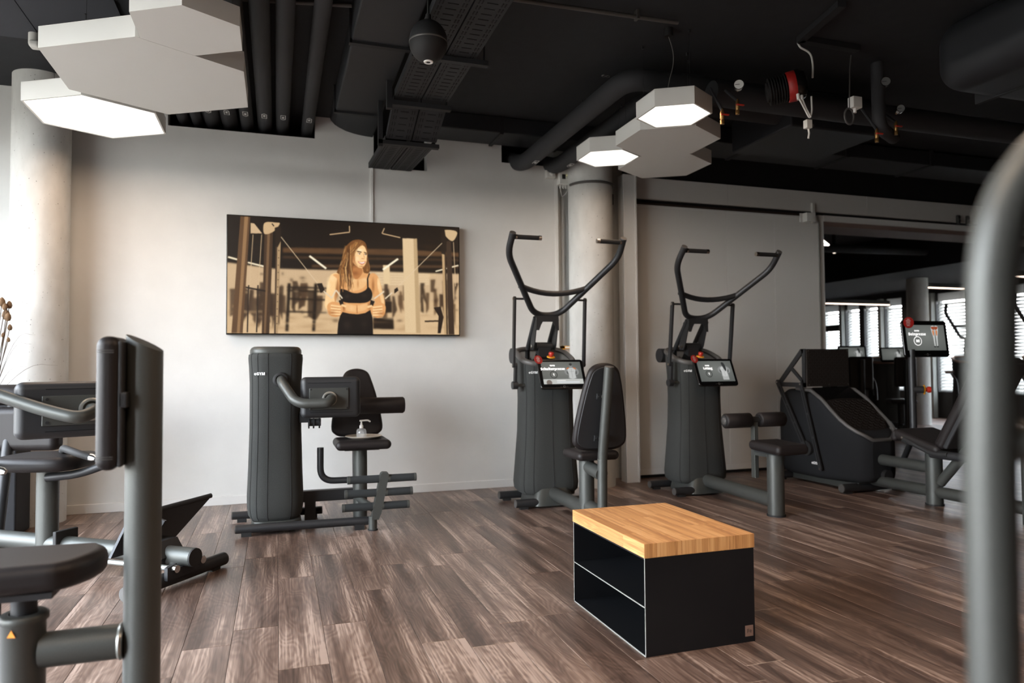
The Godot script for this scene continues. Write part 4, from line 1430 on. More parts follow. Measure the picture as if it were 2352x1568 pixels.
func tablet(t: Node3D, c: Vector3, b: Basis, w: float, h: float, kind: int, title: String, count: String) -> void:
	var body := part(t, "tablet", mb().pad(rrect(w, h, 0.022, 5), 0.022, 0.008, Transform3D(b, c)), M.gloss)
	var sw := w * 0.86
	var sh := sw * 0.565
	var sc := c + b * V(0, h * 0.03, 0.0125)
	var m := mat(Color(0.02, 0.02, 0.02), 0.3)
	m.emission_enabled = true
	m.emission = Color.BLACK
	m.emission_texture = tablet_picture(kind)
	m.emission_energy_multiplier = 0.36
	var s := mb()
	s.quad(sc + b * V(-sw / 2, -sh / 2, 0), sc + b * V(sw / 2, -sh / 2, 0), sc + b * V(sw / 2, sh / 2, 0), sc + b * V(-sw / 2, sh / 2, 0), b.z)
	part(body, "display", s, m)
	writing(body, title, sw * 0.085, M.light_text, Transform3D(b, sc + b * V(-sw * 0.22, sh * (0.14 if kind else 0.18), 0.001)), 0.001)
	writing(body, "EGYM", sw * 0.045, M.light_text, Transform3D(b, sc + b * V(-sw * 0.22, sh * (0.27 if kind else 0.33), 0.001)), 0.001)
	writing(body, count, sw * 0.085, M.light_text, Transform3D(b, sc + b * V(-sw * 0.22, sh * (-0.13 if kind else -0.08), 0.001)), 0.001)
	var rr := sw * (0.1 if kind == 2 else 0.09)
	part(body, "counter_ring", mb().lathe(sc + b * V(-sw * 0.22, sh * (-0.13 if kind else -0.08), 0.0008), [[rr - 0.004, 0.0], [rr, 0.0005], [rr + 0.001, 0.0]], 30, b * Basis(Vector3.RIGHT, PI / 2)), M.light_text if kind == 2 else M.seam)
	part(body, "home_button", mb().lathe(c + b * V(0, -h * 0.43, 0.0112), [[0.006, 0.0], [0.0075, 0.001], [0.009, 0.0]], 20, b * Basis(Vector3.RIGHT, PI / 2)), M.cap)
	for x in [-0.028, -0.018, 0.018, 0.028]:
		part(body, "sensor_dot", mb().lathe(c + b * V(x, -h * 0.43, 0.0112), [[0.0, 0.001], [0.002, 0.0]], 8, b * Basis(Vector3.RIGHT, PI / 2)), M.cap)


func hang_tag(t: Node3D, c: Vector3, b: Basis, r: float) -> void:
	var tag := part(t, "hang_tag", mb().lathe(c, [[0.0, 0.0015], [r, 0.0015], [r, -0.0015], [0.0, -0.0015]], 28, b * Basis(Vector3.RIGHT, PI / 2)), M.tagred, "round red tag")
	for k in 5:
		var w: float = [0.5, 0.9, 0.7, 0.8, 0.55][k] * r
		part(tag, "print_line", mb().box(c + b * V(-0.1 * r, r * (0.6 - k * 0.28), 0.0022), V(w, r * 0.07, 0.0006), b), M.logo)


func stop_button(t: Node3D, c: Vector3, b: Basis, s := 1.0) -> void:
	part(t, "stop_plate", mb().lathe(c, [[0.0, 0.004 * s], [0.024 * s, 0.004 * s], [0.026 * s, 0.0]], 24, b), M.yellow)
	part(t, "stop_button", mb().lathe(c, [[0.011 * s, 0.004 * s], [0.011 * s, 0.014 * s], [0.016 * s, 0.016 * s], [0.0165 * s, 0.026 * s], [0.014 * s, 0.031 * s], [0.0, 0.033 * s]], 24, b), M.red)


func foot_bar(t: Node3D, a: Vector3, e: Vector3, r: float) -> void:
	var f := part(t, "foot_bar", mb().cyl(a, e, r, 18), M.metal_dark)
	var d := (e - a).normalized()
	part(f, "end_cap", mb().cyl(a - d * 0.006, a, r * 0.97, 18), M.cap)
	part(f, "end_cap", mb().cyl(e, e + d * 0.006, r * 0.97, 18), M.cap)
	for p in [a + d * 0.06, e - d * 0.06]:
		part(f, "rubber_pad", mb().bb(p - V(0.03, p.y, 0.018), p + V(0.03, -r * 0.7, 0.018)), M.rubber)


func egg(bw: float, tw: float, h: float, r: float) -> PackedVector2Array:
	return smooth2(pv([-bw / 2, r, -bw / 2 + r * 0.35, r * 0.25, -bw / 2 + r * 1.2, 0, bw / 2 - r * 1.2, 0, bw / 2 - r * 0.35, r * 0.25, bw / 2, r, (bw * 0.55 + tw * 0.45) / 2, h * 0.55, tw / 2, h - r, tw / 2 - r * 0.35, h - r * 0.3, tw / 2 - r, h, -tw / 2 + r, h, -tw / 2 + r * 0.35, h - r * 0.3, -tw / 2, h - r, -(bw * 0.55 + tw * 0.45) / 2, h * 0.55]), 4)


func back_trainer() -> void:
	var t := thing("abdominal_trainer", "seated trunk trainer with tall covered column below the wall screen", "gym machine", V(0.2, 0, -4.95))
	var prof := [[0.068, 0.13, 0.16], [0.075, 0.152, 0.185], [0.10, 0.168, 0.20], [0.15, 0.176, 0.207], [0.22, 0.177, 0.207], [0.4, 0.170, 0.202], [0.65, 0.163, 0.197], [0.95, 0.163, 0.197], [1.06, 0.168, 0.20], [1.11, 0.172, 0.204], [1.135, 0.170, 0.203], [1.142, 0.158, 0.192]]
	shroud(t, -0.008, -4.99, prof, 0.0, [9, 13, 16, 19], 3.2)
	var cap := []
	for p in [[1.138, 0.157, 0.19], [1.145, 0.163, 0.196], [1.165, 0.162, 0.195], [1.18, 0.153, 0.186], [1.187, 0.14, 0.17], [1.188, 0.1, 0.13]]:
		cap.append(ring(-0.008, -4.99, p[1], p[2], p[0], 3.2, 48))
	part(t, "column_cap", mb().loft(cap), M.metal)
	brand(t, V(-0.106, 1.012, -4.793), 0.025, Basis(Vector3.UP, -0.25))
	part(t, "base_plate", mb().loft([ring(0.0, -4.97, 0.16, 0.2, 0.02, 5, 32), ring(0.0, -4.97, 0.15, 0.19, 0.075, 5, 32)]), M.metal)
	foot_bar(t, V(-0.284, 0.046, -5.21), V(0.3, 0.046, -5.21), 0.027)
	foot_bar(t, V(-0.238, 0.046, -4.765), V(0.57, 0.055, -4.7), 0.027)
	part(t, "beam", mb().rbox(V(0.34, 0.182, -5.02), V(0.2, 0.037, 0.03), 0.006), M.metal_dark)
	part(t, "beam_foot", mb().bb(V(0.18, 0.0, -5.05), V(0.25, 0.15, -4.99)), M.metal_dark)
	# seat
	part(t, "seat_post", mb().cyl(V(0.541, 0.0, -4.95), V(0.541, 0.51, -4.95), 0.047, 28), M.metal)
	part(t, "seat", mb().rbox(V(0.548, 0.533, -4.93), V(0.182, 0.032, 0.165), 0.032, Basis(), 4), M.leather)
	part(t, "seat_plate", mb().bb(V(0.43, 0.49, -5.02), V(0.66, 0.503, -4.86)), M.metal_dark)
	# backrest
	var bt := Transform3D(Basis(Vector3.RIGHT, -0.12), V(0.535, 0.565, -5.08))
	part(t, "backrest", mb().pad(egg(0.355, 0.205, 0.475, 0.075), 0.06, 0.026, bt, 0.004), M.leather)
	part(t, "back_post", mb().cyl(V(0.535, 0.2, -5.1), V(0.535, 0.9, -5.16), 0.03, 18), M.metal_dark)
	part(t, "roller_pad", mb().lathe(V(0.53, 0.787, -4.9), [[0.0, 0.0], [0.052, 0.0], [0.056, 0.006], [0.056, 0.295], [0.048, 0.305], [0.0, 0.305]], 16, Basis(Vector3(0, 0, 1), -PI / 2)), M.leather)
	# chest pad with its arm
	var cp := part(t, "chest_pad", mb().rbox(V(0.328, 0.858, -4.72), V(0.186, 0.131, 0.045), 0.034, Basis(), 4), M.shell)
	part(cp, "slot", mb().bb(V(0.185, 0.949, -4.677), V(0.455, 0.952, -4.6735)), M.void)
	part(cp, "slot", mb().bb(V(0.2, 0.762, -4.677), V(0.465, 0.765, -4.6735)), M.void)
	var mp := part(cp, "mount_plate", mb().rbox(V(0.315, 0.85, -4.67), V(0.122, 0.069, 0.005), 0.004), M.metal)
	for p in [[0.204, 0.91], [0.426, 0.91], [0.43, 0.79], [0.206, 0.79]]:
		part(mp, "bolt", mb().cyl(V(p[0], p[1], -4.666), V(p[0], p[1], -4.662), 0.006, 10), M.rubber)
	part(mp, "flange", mb().lathe(V(0.318, 0.85, -4.666), [[0.046, 0.0], [0.046, 0.012], [0.04, 0.014], [0.034, 0.014], [0.03, 0.008]], 30, Basis(Vector3.RIGHT, PI / 2)), M.weld)
	part(t, "swing_arm", mb().tube(fillet([V(0.025, 0.975, -4.80), V(0.03, 0.955, -4.74), V(0.115, 0.825, -4.60), V(0.30, 0.828, -4.57), V(0.325, 0.848, -4.60), V(0.325, 0.848, -4.66)], 0.07, 8), 0.0305, 22), M.metal)
	part(t, "arm_collar", mb().lathe(V(0.022, 0.972, -4.795), [[0.032, 0.0], [0.047, 0.0], [0.049, 0.012], [0.043, 0.02], [0.032, 0.02]], 28, Basis(Vector3.RIGHT, PI / 2)), M.rubber)
	# hinge under the chest pad
	var hg := part(t, "hinge", mb().cyl(V(0.20, 0.69, -4.86), V(0.275, 0.69, -4.86), 0.026, 18), M.metal_dark)
	for x in [0.195, 0.225, 0.262]:
		part(hg, "hinge_plate", mb().lathe(V(x, 0.685, -4.86), [[0.0, 0.0], [0.036, 0.0], [0.036, 0.008], [0.0, 0.008]], 18, Basis(Vector3(0, 0, 1), -PI / 2)), M.rubber)
	part(hg, "hinge_arm", mb().bb(V(0.14, 0.69, -4.9), V(0.21, 0.76, -4.84)), M.rubber)
	# u handle and steps
	part(t, "u_handle", mb().tube(fillet([V(0.278, 0.512, -4.95), V(0.278, 0.288, -4.95), V(0.5, 0.288, -4.93)], 0.09, 8), 0.022, 18), M.metal_dark)
	var st := part(t, "step_post", mb().prism(pv([0.578, 0.075, 0.622, 0.07, 0.64, 0.11, 0.69, 0.355, 0.682, 0.368, 0.65, 0.37, 0.638, 0.36, 0.585, 0.12]), 0.06, Transform3D(Basis(), V(0, 0, -4.655))), M.metal)
	part(st, "post_foot", mb().cyl(V(0.59, 0.0, -4.66), V(0.59, 0.09, -4.66), 0.027, 18), M.metal)
	part(st, "foot_ring", mb().cyl(V(0.59, 0.0, -4.66), V(0.59, 0.008, -4.66), 0.032, 18), M.rubber)
	part(st, "brace", mb().tube([V(0.53, 0.16, -4.93), V(0.6, 0.13, -4.68)], 0.024, 14), M.metal)
	for k in 3:
		var y: float = [0.328, 0.240, 0.154][k]
		var x0: float = [0.428, 0.411, 0.394][k]
		var x1: float = [0.870, 0.845, 0.824][k]
		var xm: float = [0.662, 0.645, 0.622][k]
		for s in [[x0, xm - 0.02], [xm + 0.02, x1]]:
			var a: float = s[0]
			var e: float = s[1]
			var g := part(st, "foot_rung", mb().cyl(V(a + 0.012, y, -4.65), V(e - 0.012, y, -4.65), 0.025, 18), M.grip)
			for q in [[a, a + 0.016], [e - 0.016, e]]:
				part(g, "rung_collar", mb().cyl(V(q[0], y, -4.65), V(q[1], y, -4.65), 0.0262, 18), M.metal)
	# plate and bottle left on the seat
	t = thing("plate", "round pale plate lying on the seat of the trunk trainer", "plate", V(0.562, 0.566, -4.93))
	part(t, "dish", mb().lathe(V(0.562, 0.566, -4.93), [[0.0, 0.006], [0.09, 0.006], [0.122, 0.018], [0.124, 0.016], [0.09, 0.0], [0.0, 0.0]], 40), M.china)
	var c := V(0.547, 0.572, -4.93)
	t = thing("soap_dispenser", "clear pump bottle of hand sanitizer standing on the plate", "bottle", c)
	part(t, "bottle", mb().lathe(c, [[0.0, 0.0], [0.031, 0.0], [0.034, 0.004], [0.034, 0.042], [0.028, 0.056], [0.014, 0.062], [0.012, 0.066]], 28), M.bottle)
	part(t, "liquid", mb().lathe(c + V(0, 0.002, 0), [[0.0, 0.0], [0.031, 0.001], [0.032, 0.03], [0.0, 0.03]], 28), M.glass)
	part(t, "collar", mb().lathe(c, [[0.0, 0.062], [0.013, 0.062], [0.013, 0.08], [0.008, 0.084], [0.006, 0.1], [0.0, 0.1]], 18), M.white)
	part(t, "nozzle", mb().tube(fillet([c + V(-0.012, 0.112, 0), c + V(0.045, 0.115, 0), c + V(0.06, 0.104, 0)], 0.012), 0.0055, 10), M.white)
	part(t, "stem", mb().cyl(c + V(0, 0.095, 0), c + V(0, 0.115, 0), 0.005, 10), M.white)


# tower with the swinging frame, shared by both presses; ax = middle, dz = shift, lean of the frame
func press_tower(t: Node3D, ax: float, dz: float, lean: float, kind: int, title: String) -> void:
	var cz := -5.12 + dz
	var prof := [[0.085, 0.17, 0.13], [0.092, 0.205, 0.155], [0.12, 0.232, 0.178], [0.17, 0.238, 0.182], [0.3, 0.228, 0.172], [0.55, 0.208, 0.158], [0.8, 0.202, 0.153], [0.95, 0.206, 0.156], [1.06, 0.214, 0.166], [1.115, 0.214, 0.168]]
	var rings := shroud(t, ax, cz, prof, -0.36, [4, 8, 12, 16, 20], 3.4)
	var rim: PackedVector3Array = rings[rings.size() - 1]
	var loop := []
	for i in rim.size() + 1:
		var p := rim[i % rim.size()]
		loop.append(V(ax + (p.x - ax) * 0.96, p.y + 0.006, cz + (p.z - cz) * 0.95))
	part(t, "top_rim", mb().tube(loop, 0.022, 12, false), M.cap)
	var tray := mb()
	var cc := V(ax, 1.122, cz)
	var nn := V(0, 1, 0.36).normalized()
	var ci := tray.vert(cc, nn)
	for i in loop.size():
		tray.vert(loop[i] + V(0, 0.004, 0), nn)
	for i in loop.size() - 1:
		tray.tri(ci, ci + 1 + i, ci + 2 + i)
	part(t, "console", tray, M.gloss)
	stop_button(t, V(ax + 0.03, 1.115, cz + 0.06), Basis(Vector3.RIGHT, 0.34), 1.25)
	var tb := Basis(Vector3.RIGHT, -0.42)
	var tc := V(ax + 0.035, 0.985, cz + 0.262)
	part(t, "tablet_arm", mb().tube([V(ax, 1.0, cz + 0.1), tc - tb.z * 0.01], 0.03, 12), M.rubber)
	tablet(t, tc, tb, 0.365, 0.235, kind, title, "1")
	hang_tag(t, tc + tb * V(-0.172, 0.112, 0.018), Basis(Vector3.UP, 0.2) * tb, 0.034)
	brand(t, V(ax - 0.152, 1.0, cz + 0.16), 0.024, Basis(Vector3.UP, -0.35))
	# base
	part(t, "base_block", mb().loft([ring(ax, cz + 0.03, 0.17, 0.19, 0.018, 6, 32), ring(ax, cz + 0.03, 0.16, 0.18, 0.07, 6, 32), ring(ax, cz + 0.02, 0.13, 0.16, 0.14, 6, 32)]), M.metal)
	foot_bar(t, V(ax - 0.31, 0.043, cz - 0.2), V(ax + 0.31, 0.043, cz - 0.2), 0.03)
	foot_bar(t, V(ax - 0.30, 0.043, cz + 0.175), V(ax + 0.3, 0.043, cz + 0.175), 0.03)
	# swinging frame, turned about its hinge by lean
	var hinge := V(ax, 1.2, cz - 0.02)
	var fr := Transform3D(Basis(Vector3.RIGHT, lean), hinge)
	var L := func(w: float, y: float, z: float) -> Vector3:
		return fr * (V(ax + w, y, z + dz) - hinge)
	var left := [L.call(-0.424, 1.965, -4.60), L.call(-0.429, 1.837, -4.70), L.call(-0.10, 1.437, -5.075), L.call(0.10, 1.437, -5.075), L.call(0.429, 1.837, -4.70), L.call(0.424, 1.965, -4.60)]
	var yoke := part(t, "lever_frame", mb().tube(fillet(left, 0.11, 8), 0.0235, 20), M.metal_dark)
	for s in [-1.0, 1.0]:
		part(yoke, "hand_grip", mb().cyl(L.call(s * 0.395, 1.94, -4.605), L.call(s * 0.235, 1.94, -4.605), 0.0165, 16), M.rubber)
		part(yoke, "grip_collar", mb().cyl(L.call(s * 0.405, 1.94, -4.605), L.call(s * 0.392, 1.94, -4.605), 0.0175, 16), M.chrome)
		part(yoke, "grip_end", mb().cyl(L.call(s * 0.235, 1.94, -4.605), L.call(s * 0.212, 1.94, -4.605), 0.0172, 16), M.chrome)
		part(yoke, "tube_cap", mb().cyl(L.call(s * 0.424, 1.963, -4.602), L.call(s * 0.424, 1.969, -4.597), 0.0225, 18), M.cap)
	var bow := []
	for i in 11:
		var f := i / 10.0 * 2.0 - 1.0
		bow.append(L.call(f * 0.275, 1.588 + 0.05 * f * f, -4.93 + 0.035 * f * f))
	part(yoke, "cross_bar", mb().tube(bow, 0.021, 14), M.metal_dark)
	# neck: bridge with two cheeks down to the hinge
	for s in [-1.0, 1.0]:
		part(yoke, "cheek_plate", mb().prism(pv([L.call(0, 1.43, -5.06).z, 1.425, L.call(0, 1.4, -5.13).z, 1.40, hinge.z - 0.045, 1.21, hinge.z - 0.03, 1.175, hinge.z + 0.02, 1.17, hinge.z + 0.045, 1.21, L.call(0, 1.43, -5.04).z, 1.40]), 0.007, Transform3D(Basis(Vector3.UP, -PI / 2), V(ax + s * 0.088, 0, 0))), M.metal_dark)
		part(yoke, "strut", mb().cyl(L.call(s * 0.085, 1.42, -5.08), V(ax + s * 0.085, 1.13, cz - 0.19), 0.019, 14), M.metal_dark)
		part(yoke, "hinge_bolt", mb().cyl(V(ax + s * 0.09, 1.2, hinge.z), V(ax + s * 0.1, 1.2, hinge.z), 0.014, 14), M.chrome)
	part(yoke, "bridge_plate", mb().prism(pv([-0.09, 1.43, 0.09, 1.43, 0.092, 1.32, 0.07, 1.32, 0.055, 1.36, 0.04, 1.385, -0.04, 1.385, -0.055, 1.36, -0.07, 1.32, -0.092, 1.32]), 0.007, Transform3D(Basis(), V(ax, 0, L.call(0, 1.38, -5.045).z))), M.metal_dark)
	part(t, "hinge_roller", mb().cyl(V(ax - 0.065, 1.2, hinge.z), V(ax + 0.065, 1.2, hinge.z), 0.032, 22), M.metal_dark)
	part(t, "hinge_block", mb().bb(V(ax - 0.05, 1.1, hinge.z - 0.04), V(ax + 0.05, 1.2, hinge.z + 0.03)), M.metal_dark)
	part(t, "counterweight", mb().cyl(V(ax - 0.205, 1.13, cz - 0.2), V(ax + 0.205, 1.13, cz - 0.2), 0.06, 28), M.metal_dark)
	# links at both sides
	for s in [-1.0, 1.0]:
		var top: Vector3 = L.call(s * 0.285, 1.55, -4.985)
		var low := V(ax + s * 0.285, 1.055, cz + 0.10)
		part(t, "link_bar", flat_bar(top, low, 0.036, 0.016), M.metal_dark)
		var cr := V(ax + s * 0.272, 0.905, cz + 0.085)
		part(t, "crank", flat_bar(low + V(-s * 0.018, 0, 0), cr, 0.038, 0.018), M.metal_dark)
		part(t, "crank_hub", mb().cyl(cr + V(-s * 0.02, 0, 0), cr + V(s * 0.02, 0, 0), 0.03, 22), M.metal_dark)
		part(t, "axle", mb().cyl(cr, V(ax + s * 0.15, 0.905, cz + 0.085), 0.012, 14), M.metal)
		for p in [top, low]:
			part(t, "link_bolt", mb().cyl(p + V(s * 0.007, 0, 0), p + V(s * 0.013, 0, 0), 0.011, 12), M.chrome)
		part(t, "link_pin", mb().cyl(L.call(s * 0.2, 1.55, -4.985), top, 0.008, 10), M.metal_dark)


# a flat bar with round ends in a plane across x
func flat_bar(a: Vector3, e: Vector3, w: float, th: float) -> MB:
	var d := Vector2(e.z - a.z, e.y - a.y)
	var n := d.normalized()
	var o := n.orthogonal()
	var p := PackedVector2Array()
	var s := Vector2(a.z, a.y)
	for k in 7:
		var an := PI * k / 6.0
		p.append(s + (o * cos(an) - n * sin(an)) * w / 2)
	for k in 7:
		var an := PI * k / 6.0
		p.append(s + d + (-o * cos(an) + n * sin(an)) * w / 2)
	return mb().prism(p, th, Transform3D(Basis(Vector3.UP, -PI / 2), V((a.x + e.x) / 2, 0, 0)))


func shoulder_press() -> void:
	var t := thing("shoulder_press", "shoulder press whose padded seat and egg shaped backrest turn away from view", "gym machine", V(1.96, 0, -4.8))
	press_tower(t, 1.96, 0.0, 0.0, 0, "Schulterpresse")
	part(t, "beam", mb().cyl(V(1.96, 0.1, -5.0), V(1.945, 0.1, -4.33), 0.047, 24), M.metal)
	part(t, "beam_flange", mb().bb(V(1.89, 0.04, -4.985), V(2.03, 0.165, -4.97)), M.rubber)
	part(t, "seat_post", mb().cyl(V(1.935, 0.0, -4.3), V(1.935, 0.445, -4.3), 0.05, 28), M.metal)
	part(t, "post_foot", mb().cyl(V(1.935, 0.0, -4.3), V(1.935, 0.01, -4.3), 0.056, 28), M.rubber)
	part(t, "seat", mb().rbox(V(1.96, 0.47, -4.29), V(0.145, 0.03, 0.145), 0.03, Basis(), 4), M.leather)
	part(t, "back_post", mb().tube(fillet([V(1.955, 0.0, -4.11), V(1.955, 0.46, -4.1), V(1.957, 1.04, -3.99)], 0.05), 0.031, 22), M.metal)
	part(t, "post_cut", mb().lathe(V(1.957, 1.041, -3.9897), [[0.0, 0.002], [0.029, 0.002], [0.031, 0.0]], 22, Basis(Vector3.RIGHT, 0.19)), M.cap)
	part(t, "post_ring", mb().lathe(V(1.955, 0.455, -4.1), [[0.0312, -0.002], [0.0325, 0.0], [0.0312, 0.002]], 22), M.weld)
	for y in [0.375, 0.12]:
		part(t, "cross_tube", mb().cyl(V(1.937, y + 0.015, -4.29), V(1.955, y - 0.015, -4.11), 0.043, 20), M.metal)
	var bt := Transform3D(Basis(Vector3.RIGHT, 0.17), V(1.972, 0.505, -4.19))
	var pad := part(t, "backrest", mb().pad(egg(0.375, 0.235, 0.565, 0.085), 0.055, 0.026, bt), M.leather)
	part(pad, "back_shell", mb().pad(egg(0.335, 0.2, 0.525, 0.075), 0.012, 0.005, Transform3D(bt.basis, bt * V(0, 0.02, 0.027))), M.shell)
	for y in [0.09, 0.36]:
		part(pad, "bracket", mb().rbox(bt * V(-0.012, y, 0.04), V(0.045, 0.02, 0.006), 0.004, bt.basis), M.metal_dark)
		for x in [-0.042, 0.03]:
			part(pad, "bolt", mb().lathe(bt * V(x, y, 0.045), [[0.007, 0.0], [0.006, 0.005], [0.0, 0.005]], 10, bt.basis * Basis(Vector3.RIGHT, PI / 2)), M.rubber)
		part(pad, "spacer", mb().cyl(bt * V(-0.012, y, 0.045), bt * V(-0.012, y, 0.09), 0.015, 12), M.weld)


func lat_pulldown() -> void:
	var t := thing("lat_pulldown", "lat pulldown machine with thigh rollers before the sliding partition", "gym machine", V(3.29, 0, -4.7))
	press_tower(t, 3.30, -0.03, 0.07, 1, "Latzug")
	part(t, "beam", mb().cyl(V(3.30, 0.115, -5.0), V(3.285, 0.1, -4.12), 0.05, 24), M.metal)
	part(t, "beam_flange", mb().bb(V(3.22, 0.04, -5.0), V(3.37, 0.185, -4.985)), M.rubber)
	part(t, "seat_post", mb().cyl(V(3.283, 0.0, -4.12), V(3.283, 0.44, -4.12), 0.057, 28), M.metal)
	part(t, "post_foot", mb().cyl(V(3.283, 0.0, -4.12), V(3.283, 0.012, -4.12), 0.063, 28), M.rubber)
	part(t, "seat", mb().rbox(V(3.30, 0.475, -4.11), V(0.13, 0.034, 0.165), 0.03, Basis(Vector3.RIGHT, 0.04), 4), M.leather)
	part(t, "seat_plate", mb().bb(V(3.2, 0.43, -4.24), V(3.38, 0.443, -3.99)), M.metal_dark)
	part(t, "roller_stem", mb().rbox(V(3.29, 0.43, -4.35), V(0.017, 0.2, 0.022), 0.003, Basis(), 1), M.metal)
	part(t, "stem_bridge", mb().rbox(V(3.287, 0.415, -4.24), V(0.017, 0.02, 0.12), 0.003, Basis(), 1), M.metal)
	part(t, "stem_head", mb().cyl(V(3.26, 0.645, -4.35), V(3.32, 0.645, -4.35), 0.026, 18), M.metal_dark)
	for s in [-1.0, 1.0]:
		var c := V(3.29 + s * 0.145, 0.645, -4.35)
		var r := part(t, "thigh_roller", mb().lathe(c, [[0.0, -0.108], [0.044, -0.108], [0.053, -0.1], [0.053, 0.1], [0.044, 0.108], [0.0, 0.108]], 28, Basis(Vector3(0, 0, 1), PI / 2)), M.leather)
		part(r, "end_disc", mb().lathe(c, [[0.0, 0.118], [0.02, 0.118], [0.026, 0.113], [0.026, 0.107]], 22, Basis(Vector3(0, 0, 1), PI / 2 if s < 0 else -PI / 2)), M.cap)
		part(r, "end_disc", mb().lathe(c, [[0.0, 0.114], [0.035, 0.112], [0.036, 0.107]], 22, Basis(Vector3(0, 0, 1), PI / 2)), M.shell)
	part(t, "lock_knob", mb().lathe(V(3.235, 0.465, -4.33), [[0.0, 0.0], [0.011, 0.002], [0.013, 0.012], [0.006, 0.022], [0.005, 0.04]], 14, Basis(Vector3(0, 0, 1), -PI / 2)), M.chrome)


func leg_press() -> void:
	var t := thing("leg_press", "leg press with ribbed black foot plates at the partition opening", "gym machine", V(4.62, 0, -4.6))
	var ax := 4.62
	# covered body: wedge rings from tail to nose, drawn as slices along z
	var rings := []
	var slices := [[-5.5, 0.10, 0.70, 0.15], [-5.46, 0.07, 0.79, 0.205], [-5.38, 0.06, 0.825, 0.225], [-5.2, 0.06, 0.83, 0.235], [-5.02, 0.06, 0.815, 0.24], [-4.9, 0.065, 0.75, 0.24], [-4.8, 0.07, 0.67, 0.24], [-4.7, 0.075, 0.59, 0.238], [-4.62, 0.08, 0.535, 0.225], [-4.56, 0.085, 0.495, 0.195], [-4.52, 0.1, 0.465, 0.15], [-4.505, 0.13, 0.43, 0.09]]
	for s in slices:
		var r := PackedVector3Array()
		var h: float = (s[2] - s[1]) / 2
		var m: float = (s[2] + s[1]) / 2
		for i in 40:
			var a := TAU * i / 40
			var x: float = signf(cos(a)) * pow(absf(cos(a)), 2.0 / 7.0) * s[3]
			var y := signf(sin(a)) * pow(absf(sin(a)), 2.0 / 7.0) * h
			r.append(V(ax + x, m + y, s[0]))
		rings.append(r)
	var cover := part(t, "cover", mb().loft(rings), M.fabric_shaded)
	var rim := []
	for s in slices.slice(3):
		rim.append(V(ax - s[3] * 0.985, s[2] + 0.003, s[0]))
	var back := []
	for s in slices.slice(3):
		back.push_front(V(ax + s[3] * 0.985, s[2] + 0.003, s[0]))
	part(cover, "rim", mb().tube(rim + back, 0.016, 12), M.cap)
	brand(t, V(ax - 0.2425, 0.2, -4.98), 0.03, Basis(Vector3.UP, -PI / 2))
	# black window and lower ribbed plate on the slope
	part(t, "slope_window", mb().prism(pv([-0.2, 0.0, 0.2, 0.0, 0.2, 0.2, -0.2, 0.2]), 0.006, slope_at(V(ax, 0.735, -4.873), V(ax, 0.832, -5.03))), M.gloss)
	var low := slope_at(V(ax, 0.50, -4.575), V(ax, 0.735, -4.873))
	var plate := part(t, "lower_foot_plate", mb().prism(smooth2(pv([-0.2, 0.38, -0.2, 0.2, -0.19, 0.09, -0.13, 0.02, 0.0, 0.0, 0.13, 0.02, 0.19, 0.09, 0.2, 0.2, 0.2, 0.38]), 3), 0.008, low), M.tread)
	tread(plate, low, -0.19, 0.19, 0.02, 0.37, 0.03, true)
	# upper plate on its frame
	var upt := Transform3D(Basis(Vector3.RIGHT, -0.02), V(ax - 0.02, 0.852, -5.05))
	var up := part(t, "upper_foot_plate", mb().prism(pv([-0.225, 0.0, 0.225, 0.0, 0.225, 0.326, -0.225, 0.326]), 0.014, upt), M.tread)
	tread(up, upt, -0.215, 0.215, 0.012, 0.315, 0.024, false)
	for p in [[-0.21, 0.31], [0.0, 0.312], [0.21, 0.31], [-0.21, 0.015], [0.0, 0.015], [0.21, 0.015]]:
		part(up, "screw", mb().cyl(upt * V(p[0], p[1], 0.006), upt * V(p[0], p[1], 0.011), 0.005, 8), M.cap)
	for s in [-1.0, 1.0]:
		var x: float = ax - 0.02 + s * 0.232
		var fr := Transform3D(Basis(Vector3.UP, -PI / 2), V(x, 0, 0))
		var b := mb()
		b.prism(pv([-5.10, 0.845, -5.06, 0.845, -5.06, 1.18, -5.115, 1.18, -5.10, 1.165]), 0.012, fr)
		b.prism(pv([-5.42, 0.845, -5.06, 0.845, -5.06, 0.885, -5.40, 0.885]), 0.012, fr)
		b.prism(pv([-5.42, 0.845, -5.42, 0.885, -5.115, 1.18, -5.08, 1.18, -5.08, 1.15, -5.375, 0.87]), 0.012, fr)
		b.prism(pv([-5.25, 1.0, -5.225, 1.02, -5.08, 0.9, -5.1, 0.875]), 0.012, fr)
		part(t, "plate_bracket", b, M.metal_dark)
	# slotted swing arms on both sides
	for s in [-1.0, 1.0]:
		var x: float = ax - 0.02 + s * 0.252
		for a in [[V(x, 0.885, -5.40), V(x, 0.335, -5.07), 0.045], [V(x, 0.872, -5.10), V(x, 0.165, -4.885), 0.036]]:
			var p0: Vector3 = a[0]
			var p1: Vector3 = a[1]
			var arm := part(t, "swing_arm", flat_bar(p0, p1, a[2], 0.012), M.metal_dark)
			for f in [[0.08, 0.34], [0.38, 0.62], [0.66, 0.92]]:
				part(arm, "slot", flat_bar(p0.lerp(p1, f[0]) + V(s * 0.005, 0, 0), p0.lerp(p1, f[1]) + V(s * 0.005, 0, 0), a[2] * 0.36, 0.005), M.void)
			for p in [p0, p1]:
				part(arm, "pivot_bolt", mb().cyl(p + V(s * 0.004, 0, 0), p + V(s * 0.012, 0, 0), 0.009, 12), M.chrome)
		part(t, "pivot_hub", mb().cyl(V(x - s * 0.025, 0.32, -5.06), V(x - s * 0.004, 0.32, -5.06), 0.062, 28), M.rubber)
